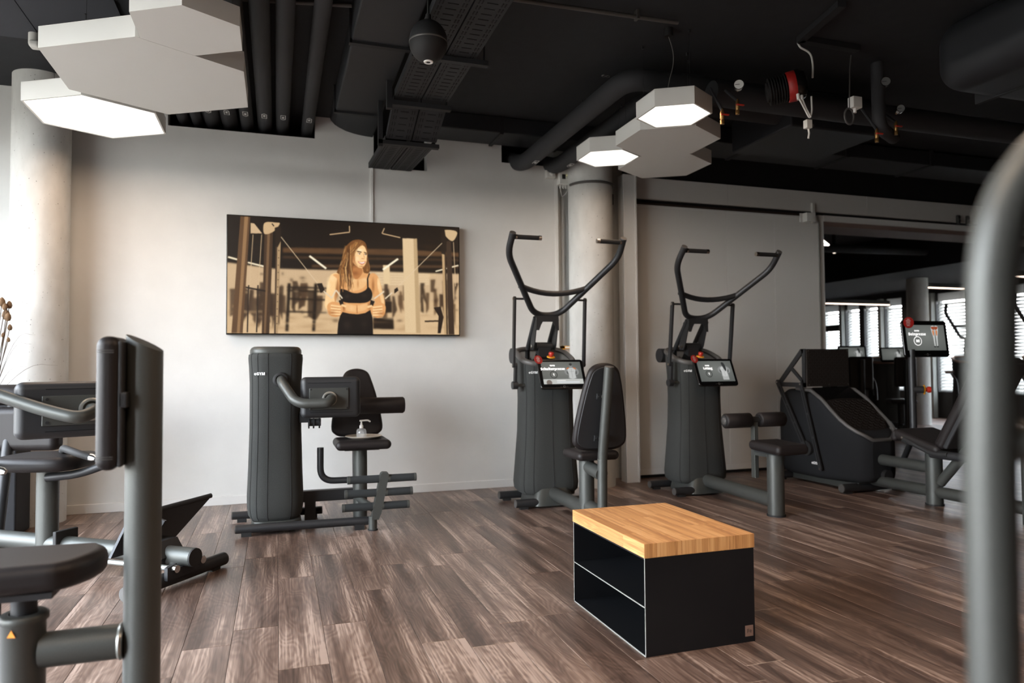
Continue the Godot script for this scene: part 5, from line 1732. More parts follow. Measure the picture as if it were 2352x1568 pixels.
	# base, beams, seat
	part(t, "base_block", mb().prism(pv([-5.4, 0.02, -4.62, 0.02, -4.58, 0.12, -5.4, 0.12]), 0.3, Transform3D(Basis(Vector3.UP, -PI / 2), V(ax, 0, 0))), M.metal)
	foot_bar(t, V(ax - 0.3, 0.045, -4.62), V(ax + 0.32, 0.045, -4.62), 0.034)
	foot_bar(t, V(ax - 0.3, 0.045, -5.4), V(ax + 0.3, 0.045, -5.4), 0.034)
	part(t, "upper_beam", mb().cyl(V(ax, 0.277, -4.7), V(ax, 0.272, -4.05), 0.043, 24), M.metal)
	part(t, "lower_beam", mb().cyl(V(ax, 0.10, -4.75), V(ax, 0.10, -4.05), 0.043, 24), M.metal)
	part(t, "rear_beam", mb().cyl(V(ax, 0.10, -4.0), V(ax, 0.10, -3.3), 0.043, 24), M.metal)
	part(t, "beam_buffer", mb().cyl(V(ax + 0.03, 0.15, -4.58), V(ax + 0.03, 0.15, -4.47), 0.045, 18), M.rubber)
	part(t, "seat_post", mb().cyl(V(ax, 0.0, -4.03), V(ax, 0.41, -4.03), 0.057, 28), M.metal)
	part(t, "post_foot", mb().cyl(V(ax, 0.0, -4.03), V(ax, 0.012, -4.03), 0.063, 28), M.rubber)
	part(t, "rear_post", mb().cyl(V(ax, 0.0, -3.32), V(ax, 0.6, -3.32), 0.05, 24), M.metal)
	var sb := Basis(Vector3.RIGHT, 0.26)
	part(t, "seat", mb().rbox(V(ax, 0.475, -4.02), V(0.2, 0.038, 0.2), 0.036, sb, 4), M.leather)
	part(t, "seat_lip", mb().rbox(V(ax, 0.505, -4.205), V(0.2, 0.045, 0.03), 0.03, sb, 4), M.leather)
	part(t, "seat_tray", mb().box(V(ax, 0.43, -4.02), V(0.3, 0.02, 0.32), sb), M.metal_dark)
	var rb := Basis(Vector3.RIGHT, 0.52)
	part(t, "backrest", mb().rbox(V(ax, 0.76, -3.66), V(0.2, 0.36, 0.04), 0.036, rb, 4), M.leather)
	part(t, "backrest_shell", mb().rbox(V(ax, 0.745, -3.62), V(0.185, 0.34, 0.02), 0.012, rb), M.shell)
	part(t, "backrest_prop", mb().cyl(V(ax, 0.17, -3.98), V(ax, 0.52, -3.68), 0.035, 20), M.metal)
	part(t, "backrest_rail", mb().cyl(V(ax - 0.17, 0.4, -3.9), V(ax - 0.17, 0.4, -3.55), 0.03, 18), M.metal_dark)
	for s in [-1.0, 1.0]:
		var x: float = ax + s * 0.19
		var hd := part(t, "side_handle", mb().tube(fillet([V(x, 0.49, -4.12), V(x, 0.445, -4.0), V(x, 0.4, -3.86), V(x, 0.41, -3.75)], 0.05), 0.017, 14), M.rubber)
		part(hd, "handle_tip", mb().cyl(V(x, 0.493, -4.128), V(x, 0.487, -4.113), 0.0175, 14), M.chrome)
	# tablet on its pole
	var px := 4.885
	part(t, "tablet_pole", mb().tube([V(px, 0.44, -4.44), V(px, 1.16, -4.44)], 0.026, 20), M.metal_dark)
	part(t, "pole_arm", mb().cyl(V(px, 0.46, -4.44), V(ax, 0.3, -4.3), 0.022, 14), M.metal_dark)
	var tb := Basis(Vector3.UP, -0.1) * Basis(Vector3.RIGHT, -0.12)
	tablet(t, V(5.03, 1.245, -4.44), tb, 0.43, 0.30, 2, "Beinpresse", "80")
	hang_tag(t, V(4.83, 1.375, -4.41), Basis(Vector3.UP, -0.2), 0.045)
	part(t, "stop_housing", mb().cyl(V(px, 0.835, -4.44), V(px + 0.06, 0.835, -4.39), 0.028, 18), M.rubber)
	stop_button(t, V(px + 0.062, 0.835, -4.388), Basis(V(0.64, 0, -0.77), V(0.77, 0, 0.64), V(0, -1, 0)), 1.6)


# a flat frame whose y runs from a up to b
func slope_at(a: Vector3, b: Vector3) -> Transform3D:
	var y := (b - a).normalized()
	return Transform3D(Basis(Vector3.RIGHT, y, Vector3.RIGHT.cross(y)), a)


func tread(plate: Node3D, tf: Transform3D, x0: float, x1: float, y0: float, y1: float, step: float, round_end: bool) -> void:
	var b := mb()
	var row := 0
	var y := y0 + step / 2
	while y < y1:
		var x := x0 + step / 2
		var c := row
		while x < x1:
			if not round_end or y > 0.1 or absf(x) < 0.19 * sqrt(maxf(1.0 - pow((0.1 - y) / 0.1, 2.0), 0.0)):
				b.box(tf * V(x, y, 0.0075), V(step * 0.85, step * 0.26, 0.005), tf.basis * Basis(Vector3(0, 0, 1), 0.75 if c % 2 == 0 else -0.75))
			x += step
			c += 1
		y += step
		row += 1
	part(plate, "tread_pattern", b, M.tread).set_meta("kind", "stuff")


# trainer behind the foreground bench; its parts are given in world coordinates and turned into its own frame
func rear_trainer() -> void:
	var t := thing("back_extension_trainer", "seated back trainer with footplate, partly hidden behind the foreground post", "gym machine", V(-1.15, 0, -4.36))
	t.rotation.y = -0.6435
	O = Vector3.ZERO
	var inv := t.transform.affine_inverse()
	var w := func() -> MB:
		var b := MB.new()
		b.xf = inv
		return b
	var d := V(0.8, 0, 0.6)
	var v := V(0.6, 0, -0.8)
	var o := V(-1.15, 0, -4.36)
	var turned := Basis(d, Vector3.UP, -v)
	part(t, "beam", w.call().cyl(o - d * 0.6 + V(0, 0.135, 0), o + d * 0.965 + V(0, 0.135, 0), 0.045, 24), M.metal)
	part(t, "beam_cap", w.call().cyl(o + d * 0.965 + V(0, 0.135, 0), o + d * 0.973 + V(0, 0.135, 0), 0.044, 24), M.rubber)
	part(t, "seat_post", w.call().cyl(o, o + V(0, 0.53, 0), 0.053, 28), M.metal)
	part(t, "clamp", w.call().rbox(o + d * 0.13 + V(0, 0.155, 0), V(0.012, 0.06, 0.065), 0.005, turned), M.rubber)
	part(t, "seat", w.call().pad(smooth2(pv([-0.19, -0.15, -0.215, 0.0, -0.19, 0.13, -0.1, 0.18, 0.1, 0.18, 0.19, 0.13, 0.215, 0.0, 0.19, -0.15, 0.1, -0.18, -0.1, -0.18]), 4), 0.075, 0.034, Transform3D(Basis(Vector3.UP, -0.3) * Basis(Vector3.RIGHT, PI / 2), V(-1.155, 0.565, -4.35))), M.leather)
	var hr := part(t, "side_handle", w.call().tube(fillet([V(-1.12, 0.6, -4.5), V(-1.04, 0.645, -4.2), V(-0.957, 0.622, -4.127), V(-0.9, 0.604, -4.108)], 0.07), 0.019, 14), M.rubber)
	part(hr, "handle_tip", w.call().tube([V(-0.9, 0.604, -4.108), V(-0.885, 0.6, -4.103), V(-0.874, 0.596, -4.099)], [0.0195, 0.0195, 0.012], 16), M.chrome)
	var hl := part(t, "side_handle", w.call().tube(fillet([V(-1.42, 0.58, -4.3), V(-1.34, 0.585, -4.05), V(-1.262, 0.567, -4.02)], 0.07), 0.019, 14), M.rubber)
	part(hl, "handle_tip", w.call().tube([V(-1.262, 0.567, -4.02), V(-1.244, 0.563, -4.013), V(-1.233, 0.56, -4.01)], [0.0195, 0.0195, 0.012], 16), M.chrome)
	part(t, "seat_bar", w.call().tube(fillet([V(-1.14, 0.485, -4.3), V(-0.983, 0.503, -4.246), V(-0.865, 0.544, -4.205), V(-0.74, 0.6, -4.165)], 0.1), 0.022, 14), M.metal_dark)
	part(t, "backrest", w.call().rbox(V(-1.44, 0.71, -4.8), V(0.27, 0.125, 0.05), 0.04, Basis(Vector3.UP, -0.32), 4), M.leather)
	part(t, "roller_pad", w.call().lathe(V(-1.35, 0.905, -4.78), [[0.0, 0.0], [0.045, 0.0], [0.06, 0.018], [0.06, 0.33], [0.05, 0.345], [0.0, 0.345]], 12, Basis(Vector3.UP, -0.32) * Basis(Vector3(0, 0, 1), PI / 2)), M.leather)
	part(t, "back_post", w.call().cyl(V(-1.46, 0.1, -4.62), V(-1.46, 0.9, -4.86), 0.03, 18), M.metal_dark)
	# chest pad on its swing arm
	var pb := Basis(Vector3.UP, 0.378)
	var pc := V(-0.875, 0.86, -3.90)
	var cp := part(t, "chest_pad", w.call().rbox(pc, V(0.285, 0.132, 0.05), 0.036, pb, 4), M.shell)
	for y in [-0.098, 0.098]:
		part(cp, "slot", w.call().box(pc + pb * V(0.03, y, 0.0495), V(0.4, 0.004, 0.003), pb), M.void)
	var mp := part(cp, "mount_plate", w.call().rbox(pc + pb * V(0.0, -0.002, 0.052), V(0.185, 0.07, 0.005), 0.004, pb), M.metal)
	for x in [-0.165, 0.165]:
		for y in [-0.056, 0.052]:
			part(mp, "bolt", w.call().cyl(pc + pb * V(x, y, 0.056), pc + pb * V(x, y, 0.061), 0.007, 10), M.rubber)
	part(mp, "flange", w.call().lathe(pc + pb * V(0.015, 0.0, 0.056), [[0.055, 0.0], [0.055, 0.012], [0.048, 0.015], [0.04, 0.015], [0.036, 0.008]], 30, pb * Basis(Vector3.RIGHT, PI / 2)), M.weld)
	part(t, "swing_arm", w.call().tube(fillet([pc + pb * V(0.015, 0.0, 0.058), pc + pb * V(0.015, -0.004, 0.16), V(-0.85, 0.828, -3.67), V(-0.985, 0.862, -3.71), V(-1.187, 0.932, -3.775), V(-1.6, 1.07, -3.9)], 0.07, 8), 0.029, 20), M.metal)
	# foot plate seen from below
	var q := [V(-0.744, 0.154, -3.810), V(-0.525, 0.139, -4.160), V(-0.333, 0.358, -4.194), V(-0.674, 0.327, -3.886)]
	var nn: Vector3 = ((q[1] - q[0]).cross(q[3] - q[0])).normalized()
	if nn.y < 0:
		nn = -nn
	var pm: MB = w.call()
	pm.quad(q[0], q[1], q[2], q[3], -nn)
	pm.quad(q[0] + nn * 0.014, q[1] + nn * 0.014, q[2] + nn * 0.014, q[3] + nn * 0.014, nn)
	for i in 4:
		var p0: Vector3 = q[i]
		var p1: Vector3 = q[(i + 1) % 4]
		pm.quad(p0, p1, p1 + nn * 0.014, p0 + nn * 0.014, (p1 - p0).cross(nn).normalized())
	var fp := part(t, "foot_plate", pm, M.metal_dark)
	part(fp, "plate_rim", w.call().cyl(q[3] + nn * 0.007, q[2] + nn * 0.007, 0.013, 12), M.metal_dark)
	var tx: Vector3 = (q[1] - q[0]).normalized()
	var tf := Transform3D(Basis(tx, nn.cross(tx), nn), q[0] + nn * 0.009)
	tf.basis = Basis(tx, -tx.cross(nn), nn)
	var tr: MB = w.call()
	for i in 14:
		for j in 7:
			var f0 := (i + 0.5) / 14.0
			var f1 := (j + 0.5) / 7.0
			var pp: Vector3 = q[0].lerp(q[1], f0).lerp(q[3].lerp(q[2], f0), f1) + nn * 0.016
			tr.box(pp, V(0.022, 0.007, 0.005), tf.basis * Basis(Vector3(0, 0, 1), 0.75 if (i + j) % 2 else -0.75))
	part(fp, "tread_pattern", tr, M.tread).set_meta("kind", "stuff")
	part(fp, "gusset", w.call().prism(pv([0.0, 0.0, 0.09, 0.19, 0.17, 0.17, 0.05, 0.0]), 0.012, Transform3D(turned, o + d * 0.62 + V(0, 0.13, 0))), M.metal_dark)
	part(t, "plate_stem", w.call().cyl(o + d * 0.7 + V(0, 0.13, 0), o + d * 0.72 + V(0, 0.26, 0), 0.03, 16), M.metal_dark)
	part(t, "slide_clamp", w.call().prism(pv([0.62, 0.075, 0.8, 0.075, 0.84, 0.135, 0.79, 0.205, 0.64, 0.205]), 0.15, Transform3D(turned, o)), M.metal_dark)
	for sd in [-1.0, 1.0]:
		var off: Vector3 = v * 0.085 * sd + V(0, 0.1, 0)
		var rod := part(t, "guide_rod", w.call().cyl(o + d * 0.12 + off, o + d * 0.93 + off, 0.013, 14), M.weld)
		part(rod, "rod_bolt", w.call().cyl(o + d * 0.93 + off, o + d * 0.945 + off, 0.018, 12), M.chrome)
	part(t, "end_yoke", w.call().prism(pv([-0.12, 0.05, 0.12, 0.05, 0.12, 0.11, 0.065, 0.12, 0.05, 0.095, -0.05, 0.095, -0.065, 0.12, -0.12, 0.11]), 0.02, Transform3D(Basis(v, Vector3.UP, v.cross(Vector3.UP)), o + d * 0.91)), M.metal_dark)
	part(t, "end_post", w.call().cyl(o + d * 0.86 + V(0, 0.02, 0), o + d * 0.86 + V(0, 0.12, 0), 0.04, 20), M.metal)
	for k in [0.87, -0.45]:
		var f0: Vector3 = o + d * k + V(0, 0.042, 0)
		var fb := part(t, "foot_bar", w.call().cyl(f0 - v * 0.31, f0 + v * 0.31, 0.034, 18), M.metal_dark)
		for sd in [-1.0, 1.0]:
			part(fb, "end_cap", w.call().cyl(f0 + v * 0.31 * sd, f0 + v * 0.316 * sd, 0.033, 18), M.cap)
			part(fb, "rubber_pad", w.call().box(f0 + v * 0.24 * sd - V(0, 0.022, 0), V(0.036, 0.04, 0.06), turned), M.rubber)


func bench_press_seat() -> void:
	var t := thing("upright_bench", "foreground bench with a thick upright post, back cushion and padded seat", "gym machine", V(-0.5, 0, -2.24))
	var pz := -2.24
	var px := -0.357
	# upright, its end cut on the slant
	var rings := []
	for k in 2:
		var r := PackedVector3Array()
		for i in 36:
			var a := TAU * i / 36
			var x := cos(a) * 0.0475
			var z := sin(a) * 0.0475
			r.append(V(px + x, 0.0 if k == 0 else 1.123 - x * 0.5 - z * 0.12, pz + z))
		rings.append(r)
	part(t, "upright_post", mb().loft(rings), M.metal)
	part(t, "post_foot", mb().cyl(V(px, 0, pz), V(px, 0.012, pz), 0.056, 30), M.rubber)
	var cu := part(t, "back_cushion", mb().rbox(V(-0.4365, 0.957, -2.25), V(0.03, 0.183, 0.09), 0.028, Basis(), 4), M.leather)
	part(cu, "back_board", mb().rbox(V(-0.406, 0.955, -2.25), V(0.007, 0.172, 0.08), 0.006), M.shell)
	part(cu, "bracket", mb().rbox(V(-0.4, 0.965, -2.2), V(0.012, 0.022, 0.03), 0.005), M.metal_dark)
	for y in [1.10, 1.094, 0.812, 0.806]:
		var st := mb()
		st.bb(V(-0.46, y, -2.1608), V(-0.42, y + 0.0015, -2.1595))
		part(cu, "stitching", st, M.cap)
	# seat on a height post
	part(t, "seat", mb().pad(smooth2(pv([-1.0, -2.42, -0.56, -2.42, -0.485, -2.39, -0.462, -2.33, -0.475, -2.25, -0.53, -2.17, -0.62, -2.15, -1.0, -2.15]), 4), 0.076, 0.03, Transform3D(Basis(Vector3.RIGHT, PI / 2) * Basis(Vector3(1, 0, 0), PI) * Basis(), V(0, 0.502, 0)) * Transform3D(Basis(V(1, 0, 0), V(0, -1, 0), V(0, 0, -1)), Vector3.ZERO)), M.leather)
	part(t, "seat_plate", mb().bb(V(-0.85, 0.448, -2.36), V(-0.56, 0.464, -2.17)), M.metal_dark)
	part(t, "inner_post", mb().cyl(V(-0.642, 0.2, pz), V(-0.642, 0.45, pz), 0.031, 26), M.metal_dark)
	var sl := part(t, "outer_sleeve", mb().lathe(V(-0.642, 0, pz), [[0.052, 0.0], [0.052, 0.375], [0.058, 0.38], [0.058, 0.395], [0.052, 0.4], [0.036, 0.4], [0.034, 0.38]], 32), M.metal)
	part(sl, "warning_sticker", mb().prism(pv([-0.011, -0.008, 0.011, -0.008, 0.0, 0.011]), 0.001, Transform3D(Basis(Vector3.UP, -0.28), V(-0.655, 0.36, pz + 0.0528))), M.orange, "orange warning triangle")
	part(t, "guide_rod", mb().cyl(V(-0.715, 0.38, -2.27), V(-0.715, 0.45, -2.27), 0.011, 14), M.metal)
	for y in [0.295, 0.105]:
		var cr := part(t, "cross_tube", mb().cyl(V(-0.6, y, pz), V(-0.4, y, pz), 0.046, 26), M.metal)
		part(cr, "weld_bead", mb().lathe(V(-0.408, y, pz), [[0.046, -0.006], [0.05, 0.0], [0.046, 0.006]], 26, Basis(Vector3(0, 0, 1), -PI / 2)), M.weld)


func front_frame() -> void:
	var t := thing("blurred_frame", "blurred grey tube frame at the very edge of view, nearest the camera", "gym machine", V(0.53, 0, -0.41))
	part(t, "tube_frame", mb().tube(fillet([V(0.526, 0.0, -0.417), V(0.526, 0.959, -0.409), V(0.526, 1.061, -0.405), V(0.526, 1.115, -0.403), V(0.529, 1.142, -0.401), V(0.533, 1.162, -0.399), V(0.541, 1.182, -0.396), V(0.550, 1.196, -0.392), V(0.560, 1.209, -0.388), V(0.578, 1.226, -0.382), V(0.95, 1.24, -0.25), V(1.0, 1.1, -0.2), V(1.0, 0.0, -0.2)], 0.02, 4), 0.0182, 28), M.metal)
	part(t, "cross_tube", mb().cyl(V(0.527, 0.988, -0.408), V(1.0, 0.985, -0.2), 0.0155, 24), M.metal)
	part(t, "tube_foot", mb().cyl(V(0.526, 0, -0.417), V(0.526, 0.01, -0.417), 0.024, 20), M.rubber)
	part(t, "tube_foot", mb().cyl(V(1.0, 0, -0.2), V(1.0, 0.01, -0.2), 0.024, 20), M.rubber)


func wooden_box() -> void:
	var t := thing("step_box", "black steel box with shelf and butcher block wooden top", "box stool", V(1.494, 0, -2.628))
	var x0 := 1.262
	var x1 := 1.727
	var z0 := -2.953
	var z1 := -2.303
	var th := 0.006
	var top := 0.352
	part(t, "front_panel", mb().bb(V(x0, 0, z1 - th), V(x1, top, z1)), M.steel_black)
	part(t, "rear_panel", mb().bb(V(x0, 0, z0), V(x1, top, z0 + th)), M.steel_black)
	part(t, "side_panel", mb().bb(V(x1 - th, 0, z0 + th), V(x1, top, z1 - th)), M.steel_black)
	part(t, "bottom_panel", mb().bb(V(x0, 0, z0 + th), V(x1 - th, th, z1 - th)), M.steel_black)
	part(t, "shelf", mb().bb(V(x0, 0.172, z0 + th), V(x1 - th, 0.178, z1 - th)), M.steel_black)
	part(t, "top_panel", mb().bb(V(x0, top - th, z0 + th), V(x1 - th, top, z1 - th)), M.steel_black)
	var e := 0.0007
	part(t, "cut_edge", mb().bb(V(x0 - e, 0, z1 - th * 0.7), V(x0, top, z1)), M.cut_edge)
	part(t, "cut_edge", mb().bb(V(x0 - e, 0, z0), V(x0, top, z0 + th * 0.7)), M.cut_edge)
	part(t, "cut_edge", mb().bb(V(x0 - e, 0.0, z0), V(x0, th * 0.7, z1)), M.cut_edge)
	part(t, "cut_edge", mb().bb(V(x0 - e, 0.173, z0), V(x0, 0.177, z1)), M.cut_edge)
	var bd := part(t, "badge", mb().bb(V(1.683, 0.022, z1), V(1.718, 0.062, z1 + 0.0015)), M.copper, "small copper square badge")
	writing(bd, "Fe", 0.02, M.copper_ink, Transform3D(Basis(), V(1.7, 0.042, z1 + 0.002)), 0.001)
	# wooden top glued from staves
	var wood := part(t, "wooden_top", mb().bb(V(x0, top, z0 - 0.0), V(x1, 0.36, z1)), M.oak)
	rng.seed = 99
	var n := 9
	var w := (x1 - x0 + 0.006) / n
	for i in n:
		var a := x0 - 0.003 + i * w
		var cut := [z0 - 0.002, lerpf(z0, z1, rng.randf_range(0.25, 0.75)), z1 + 0.002]
		for j in 2:
			var b := mb()
			var za: float = cut[j]
			var zb: float = cut[j + 1]
			var s := rng.randi() % 8
			var u0 := (s + 0.05) / 8.0
			var u1 := (s + 0.95) / 8.0
			var v0 := rng.randf() * 0.4
			var v1 := v0 + (zb - za) * 0.9
			var y := 0.404
			var ya := 0.3535
			var f := func(p: Array, nn: Vector3, uv: Array) -> void:
				var k := b.v.size()
				for q in 4:
					b.vert(p[q], nn, uv[q])
				b.tri(k, k + 1, k + 2)
				b.tri(k, k + 2, k + 3)
			var g := 0.0002
			f.call([V(a + g, y, za + g), V(a + w - g, y, za + g), V(a + w - g, y, zb - g), V(a + g, y, zb - g)], Vector3.UP, [Vector2(u0, v0), Vector2(u1, v0), Vector2(u1, v1), Vector2(u0, v1)])
			for sd in [[a + g, -1.0], [a + w - g, 1.0]]:
				f.call([V(sd[0], ya, za + g), V(sd[0], ya, zb - g), V(sd[0], y, zb - g), V(sd[0], y, za + g)], V(sd[1], 0, 0), [Vector2(u0, v0), Vector2(u0, v1), Vector2(u1, v1), Vector2(u1, v0)])
			for sd in [[za + g, -1.0], [zb - g, 1.0]]:
				f.call([V(a + g, ya, sd[0]), V(a + w - g, ya, sd[0]), V(a + w - g, y, sd[0]), V(a + g, y, sd[0])], V(0, 0, sd[1]), [Vector2(u0, v0), Vector2(u1, v0), Vector2(u1, v0 + 0.03), Vector2(u0, v0 + 0.03)])
			f.call([V(a + g, ya, za + g), V(a + w - g, ya, za + g), V(a + w - g, ya, zb - g), V(a + g, ya, zb - g)], Vector3.DOWN, [Vector2(u0, v0), Vector2(u1, v0), Vector2(u1, v1), Vector2(u0, v1)])
			part(wood, "stave", b, M.oak)


func dried_plant() -> void:
	var c := V(-1.70, 0, -5.36)
	var t := thing("planter", "tall black planter half hidden behind the back trainer", "planter", c)
	part(t, "pot", mb().rbox(c + V(0, 0.42, 0), V(0.15, 0.42, 0.14), 0.012), M.planter)
	part(t, "soil", mb().bb(c + V(-0.14, 0.835, -0.13), c + V(0.14, 0.845, 0.13)), M.stem)
	t = thing("dried_bouquet", "dried teasels and ochre grass standing in the tall planter", "dried flowers", c + V(0, 0.84, 0))
	rng.seed = 17
	var base := c + V(-0.03, 0.84, 0.02)
	var heads := [[0.02, 1.48, 0.02, 0.026], [0.055, 1.465, 0.0, 0.022], [0.04, 1.45, 0.03, 0.02], [0.035, 1.40, -0.01, 0.03], [0.055, 1.385, 0.02, 0.024], [0.06, 1.32, 0.0, 0.018], [0.03, 1.27, 0.02, 0.014], [0.062, 1.24, 0.03, 0.014], [-0.06, 1.35, 0.0, 0.02]]
	for h in heads:
		var tip := c + V(h[0], h[1], h[2])
		var mid := base.lerp(tip, 0.5) + V(rng.randf_range(-0.015, 0.02), 0, rng.randf_range(-0.02, 0.02))
		var st := part(t, "stem", mb().tube([base + V(rng.randf_range(-0.03, 0.03), 0, rng.randf_range(-0.03, 0.03)), mid, tip], 0.0024, 6), M.stem)
		var r: float = h[3]
		part(st, "seed_head", mb().lathe(tip, [[0.0, -r * 1.0], [r * 0.55, -r * 0.8], [r * 0.8, 0.0], [r * 0.6, r * 0.8], [r * 0.2, r * 1.3], [0.0, r * 1.4]], 12), M.teasel)
		var sp := mb()
		for k in 26:
			var d := V(rng.randf_range(-1, 1), rng.randf_range(-0.7, 1), rng.randf_range(-1, 1)).normalized()
			sp.tube([tip + d * r * 0.6, tip + d * r * 1.15], [0.0012, 0.0003], 4, false)
		part(st, "spines", sp, M.teasel).set_meta("kind", "stuff")
	for k in 9:
		var a := base + V(rng.randf_range(-0.05, 0.05), 0, rng.randf_range(-0.04, 0.04))
		var tip := c + V(rng.randf_range(-0.12, 0.03), rng.randf_range(1.15, 1.45), rng.randf_range(-0.05, 0.08))
		part(t, "grass_blade", mb().tube([a, a.lerp(tip, 0.5) + V(0.01, 0.02, 0), tip], [0.009, 0.011, 0.001], 6, true, 0.25), M.straw)
	for k in 4:
		var reach: float = [0.22, 0.33, 0.18, 0.2][k]
		var hh: float = [1.3, 1.1, 1.09, 1.24][k]
		var pts := []
		for i in 9:
			var f := i / 8.0
			pts.append(base + V(reach * f * 1.15, (hh - 0.84) * sin(minf(f * 2.0, 1.75)) - 0.02 * f, 0.05 * f))
		part(t, "grass_blade", mb().tube(pts, [0.004, 0.004, 0.0035, 0.003, 0.003, 0.0025, 0.002, 0.0015, 0.0008], 5, true, 0.4), M.stem)


# machines in the room behind: p = place on the floor, a = turn
func far_machine(called: String, label: String, p: Vector3, a: float, kind: int) -> void:
	var t := thing(called, label, "gym machine", p, "machines in the room behind")
	t.rotation.y = a
	O = Vector3.ZERO
	var prof := [[0.06, 0.18, 0.14], [0.1, 0.23, 0.175], [0.3, 0.225, 0.17], [0.8, 0.205, 0.155], [1.1, 0.215, 0.165]]
	var rings := shroud(t, 0, 0, prof, -0.25, [12])
	var rim := []
	for i in 49:
		rim.append(rings[4][i % 48] * V(0.96, 1, 0.95))
	part(t, "top_rim", mb().tube(rim, 0.02, 10, false), M.copper)
	stop_button(t, V(0, 1.1, 0.1), Basis(Vector3.RIGHT, 0.3))
	part(t, "beam", mb().cyl(V(0, 0.1, 0.1), V(0, 0.1, 0.9), 0.045, 16), M.metal_dark)
	part(t, "seat_post", mb().cyl(V(0, 0, 0.75), V(0, 0.45, 0.75), 0.05, 18), M.metal_dark)
	part(t, "seat", mb().rbox(V(0, 0.48, 0.75), V(0.18, 0.035, 0.16), 0.03), M.leather)
	part(t, "back_post", mb().cyl(V(0, 0, 1.0), V(0, 1.1, 1.03), 0.04, 16), M.metal_dark)
	part(t, "back_pad", mb().rbox(V(0, 0.92, 0.96), V(0.15, 0.22, 0.04), 0.035), M.leather)
	foot_bar(t, V(-0.3, 0.045, -0.12), V(0.3, 0.045, -0.12), 0.03)
	for s in [-1.0, 1.0]:
		var ar := part(t, "lever_arm", mb().tube(fillet([V(s * 0.2, 0.88, 0.0), V(s * 0.3, 0.88, 0.2), V(s * 0.3, 0.78, 0.45), V(s * 0.3, 0.55, 0.5)], 0.1), 0.02, 12), M.metal_dark)
		part(ar, "pivot", mb().cyl(V(s * 0.2, 0.9, 0.02), V(s * 0.33, 0.9, 0.02), 0.022, 14), M.copper)
	if kind == 1:
		var yk := part(t, "lever_frame", mb().tube(fillet([V(-0.42, 1.95, 0.5), V(-0.42, 1.83, 0.42), V(-0.1, 1.43, 0.05), V(0.1, 1.43, 0.05), V(0.42, 1.83, 0.42), V(0.42, 1.95, 0.5)], 0.1), 0.024, 14), M.metal_dark)
		part(yk, "cross_bar", mb().cyl(V(-0.26, 1.62, 0.22), V(0.26, 1.62, 0.22), 0.02, 12), M.metal_dark)
		part(yk, "neck", mb().cyl(V(0, 1.43, 0.05), V(0, 1.15, 0.0), 0.05, 12), M.metal_dark)
	var c := V(0.05, 1.18, 0.3)
	var tb := Basis(Vector3.RIGHT, -0.3)
	var body := part(t, "tablet", mb().pad(rrect(0.37, 0.24, 0.02, 4), 0.02, 0.007, Transform3D(tb, c)), M.gloss)
	var m := mat(Color(0.02, 0.02, 0.02), 0.3)
	m.emission_enabled = true
	m.emission = Color.BLACK
	m.emission_texture = far_pic
	m.emission_energy_multiplier = 0.3
	var s := mb()
	s.quad(c + tb * V(-0.16, -0.085, 0.0115), c + tb * V(0.16, -0.085, 0.0115), c + tb * V(0.16, 0.095, 0.0115), c + tb * V(-0.16, 0.095, 0.0115), tb.z)
	part(body, "display", s, m)
	part(t, "tablet_arm", mb().cyl(V(0, 1.05, 0.1), c, 0.02, 10), M.rubber)

var far_pic: ImageTexture


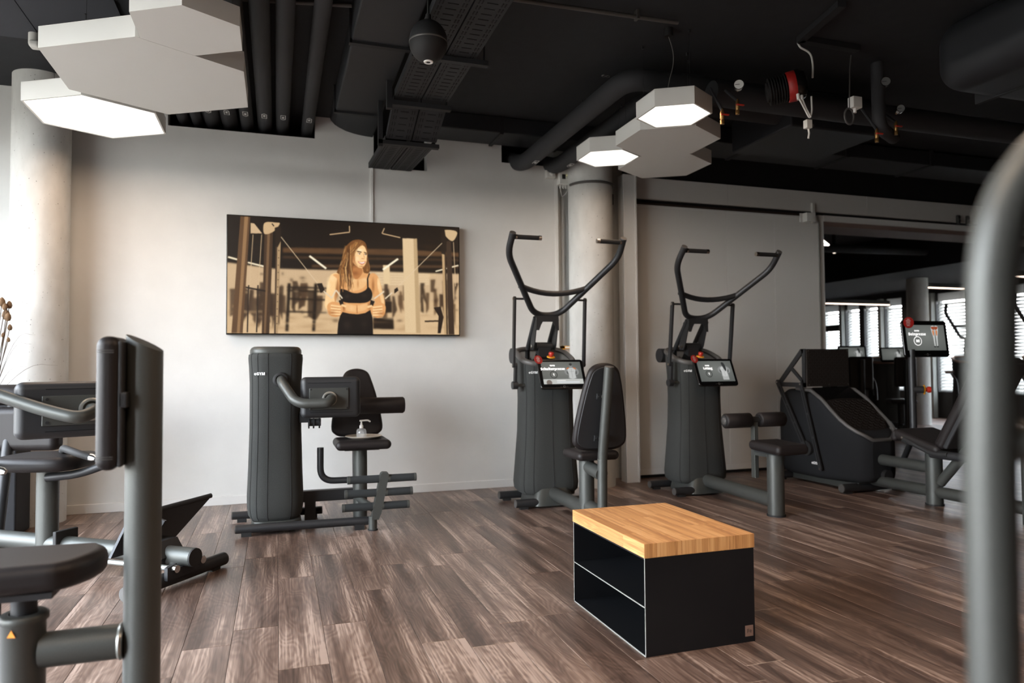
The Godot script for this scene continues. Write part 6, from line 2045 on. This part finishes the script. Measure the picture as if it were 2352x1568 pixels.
func far_room() -> void:
	far_pic = tablet_picture(1)
	far_machine("far_machine", "dark covered machine with tablet just beyond the ribbed upper foot plate", V(7.75, 0, -8.2), -0.55, 0)
	far_machine("far_machine", "dark covered machine behind the pole of the leg press tablet", V(9.2, 0, -8.9), -0.5, 0)
	far_machine("far_machine", "dark covered press with lever frame beside the blurred tube frame", V(10.4, 0, -8.4), -0.6, 1)
	far_machine("far_machine", "dark covered press with lever frame beyond the blurred tube frame", V(9.9, 0, -6.9), -0.7, 1)
	for d in [[V(10.0, 2.2, -11.0), V(11.55, 2.2, -11.0), "long thin strip lamp in front of the far blinds"], [V(10.4, 2.36, -9.45), V(11.65, 2.36, -9.45), "thin strip lamp above the leg press tablet"], [V(9.6, 2.25, -7.2), V(11.0, 2.25, -7.2), "thin strip lamp beyond the blurred tube frame"]]:
		var a: Vector3 = d[0]
		var e: Vector3 = d[1]
		var t := thing("strip_lamp", d[2], "lamp", (a + e) / 2, "strip lamps in the room behind")
		part(t, "housing", mb().bb(a + V(0, 0.012, -0.03), e + V(0, 0.09, 0.03)), M.rubber)
		part(t, "light_strip", mb().bb(a + V(0, 0, -0.025), e + V(0, 0.012, 0.025)), glow(c8(255, 226, 204), 1.5))
		for f in [0.15, 0.85]:
			var p := a.lerp(e, f)
			part(t, "wire", mb().cyl(p + V(0, 0.09, 0), V(p.x, CEIL, p.z), 0.002, 5), M.metal_dark)
		var l := AreaLight3D.new()
		l.name = "lamp_glow"
		l.area_size = Vector2((e - a).length(), 0.05)
		l.light_color = c8(255, 226, 204)
		l.light_energy = 0.12
		l.shadow_enabled = true
		l.position = V(0, -0.005, 0)
		l.rotation.x = -PI / 2
		l.area_range = 20.0
		t.add_child(l)
	var t := thing("triangle_lamp", "glowing white triangle lamp at the edge of the partition opening", "lamp", V(6.1, 2.5, -6.75))
	var b := mb()
	var tri := [V(5.98, 2.47, -6.9), V(6.27, 2.47, -6.83), V(5.98, 2.47, -6.6)]
	for i in 3:
		var a: Vector3 = tri[i]
		var e: Vector3 = tri[(i + 1) % 3]
		b.box((a + e) / 2, V((e - a).length(), 0.012, 0.022), Basis(Vector3.UP, -atan2(e.z - a.z, e.x - a.x)))
	part(t, "light_frame", b, glow(c8(255, 244, 236), 2.0))
	part(t, "wire", mb().cyl(V(5.98, 2.48, -6.9), V(5.98, CEIL, -6.9), 0.002, 5), M.metal_dark)
	for d in [[V(8.0, 2.72, -8.6), "tiny lit spot in the black ceiling of the room behind, higher one"], [V(7.3, 2.6, -8.9), "tiny lit spot in the black ceiling of the room behind, lower one"]]:
		var c: Vector3 = d[0]
		t = thing("ceiling_spot", d[1], "lamp", c, "ceiling spots in the room behind")
		part(t, "lens", mb().lathe(c, [[0.0, -0.004], [0.022, 0.0], [0.0, 0.0]], 14), glow(c8(255, 236, 220), 1.2))
		part(t, "can", mb().cyl(c, V(c.x, CEIL, c.z), 0.026, 14), M.rubber)
	for d in [[V(8.6, 2.55, -10.0), V(5.8, 2.55, -10.0), "black duct crossing the ceiling of the room behind"], [V(11.8, 2.75, -8.0), V(6.0, 2.75, -8.6), "slender black pipe crossing the ceiling of the room behind"]]:
		var a: Vector3 = d[0]
		var e: Vector3 = d[1]
		t = thing("far_pipe", d[2], "pipe", (a + e) / 2)
		part(t, "insulation", mb().cyl(a, e, 0.14 if a.y < 2.6 else 0.06, 18), M.foam)
		part(t, "hanger", mb().bb((a + e) / 2 + V(-0.01, 0, -0.01), V((a.x + e.x) / 2 + 0.01, CEIL, (a.z + e.z) / 2 + 0.01)), M.tray)


func _ready() -> void:
	# camera
	var yaw := 0.3200
	var pitch := 0.0345
	var roll := -0.0075
	var r := V(cos(yaw), 0, sin(yaw))
	var f := V(sin(yaw) * cos(pitch), sin(pitch), -cos(yaw) * cos(pitch))
	var u := r.cross(f)
	var r2 := r * cos(roll) + u * sin(roll)
	var u2 := u * cos(roll) - r * sin(roll)
	var cam := Camera3D.new()
	cam.name = "camera"
	cam.transform = Transform3D(Basis(r2, u2, -f), V(0, 1.05, 0))
	cam.fov = rad_to_deg(2.0 * atan(784.0 / 1628.0))
	cam.near = 0.05
	cam.far = 80.0
	var lens := CameraAttributesPhysical.new()
	lens.frustum_focal_length = 24.0 / (2.0 * 784.0 / 1628.0)
	lens.frustum_focus_distance = 3.4
	lens.exposure_aperture = 2.1
	lens.frustum_near = 0.05
	lens.frustum_far = 80.0
	cam.attributes = lens
	add_child(cam)
	# overcast daylight
	var sky := ProceduralSkyMaterial.new()
	sky.sky_top_color = c8(204, 215, 228)
	sky.sky_horizon_color = c8(236, 236, 234)
	sky.ground_horizon_color = c8(170, 174, 174)
	sky.ground_bottom_color = c8(120, 120, 116)
	sky.sky_energy_multiplier = 3.1
	sky.ground_energy_multiplier = 2.4
	var env := Environment.new()
	env.background_mode = Environment.BG_SKY
	env.sky = Sky.new()
	env.sky.sky_material = sky
	env.tonemap_mode = Environment.TONE_MAPPER_LINEAR
	env.tonemap_exposure = 2.7
	env.sdfgi_enabled = true
	env.ssao_enabled = true
	env.ssil_enabled = true
	var we := WorldEnvironment.new()
	we.name = "environment"
	we.environment = env
	add_child(we)
	make_materials()
	build_shell()
	build_floor()
	build_wall_things()
	build_lamps()
	build_ceiling_services()
	wooden_box()
	back_trainer()
	shoulder_press()
	lat_pulldown()
	leg_press()
	rear_trainer()
	bench_press_seat()
	front_frame()
	dried_plant()
	far_room()
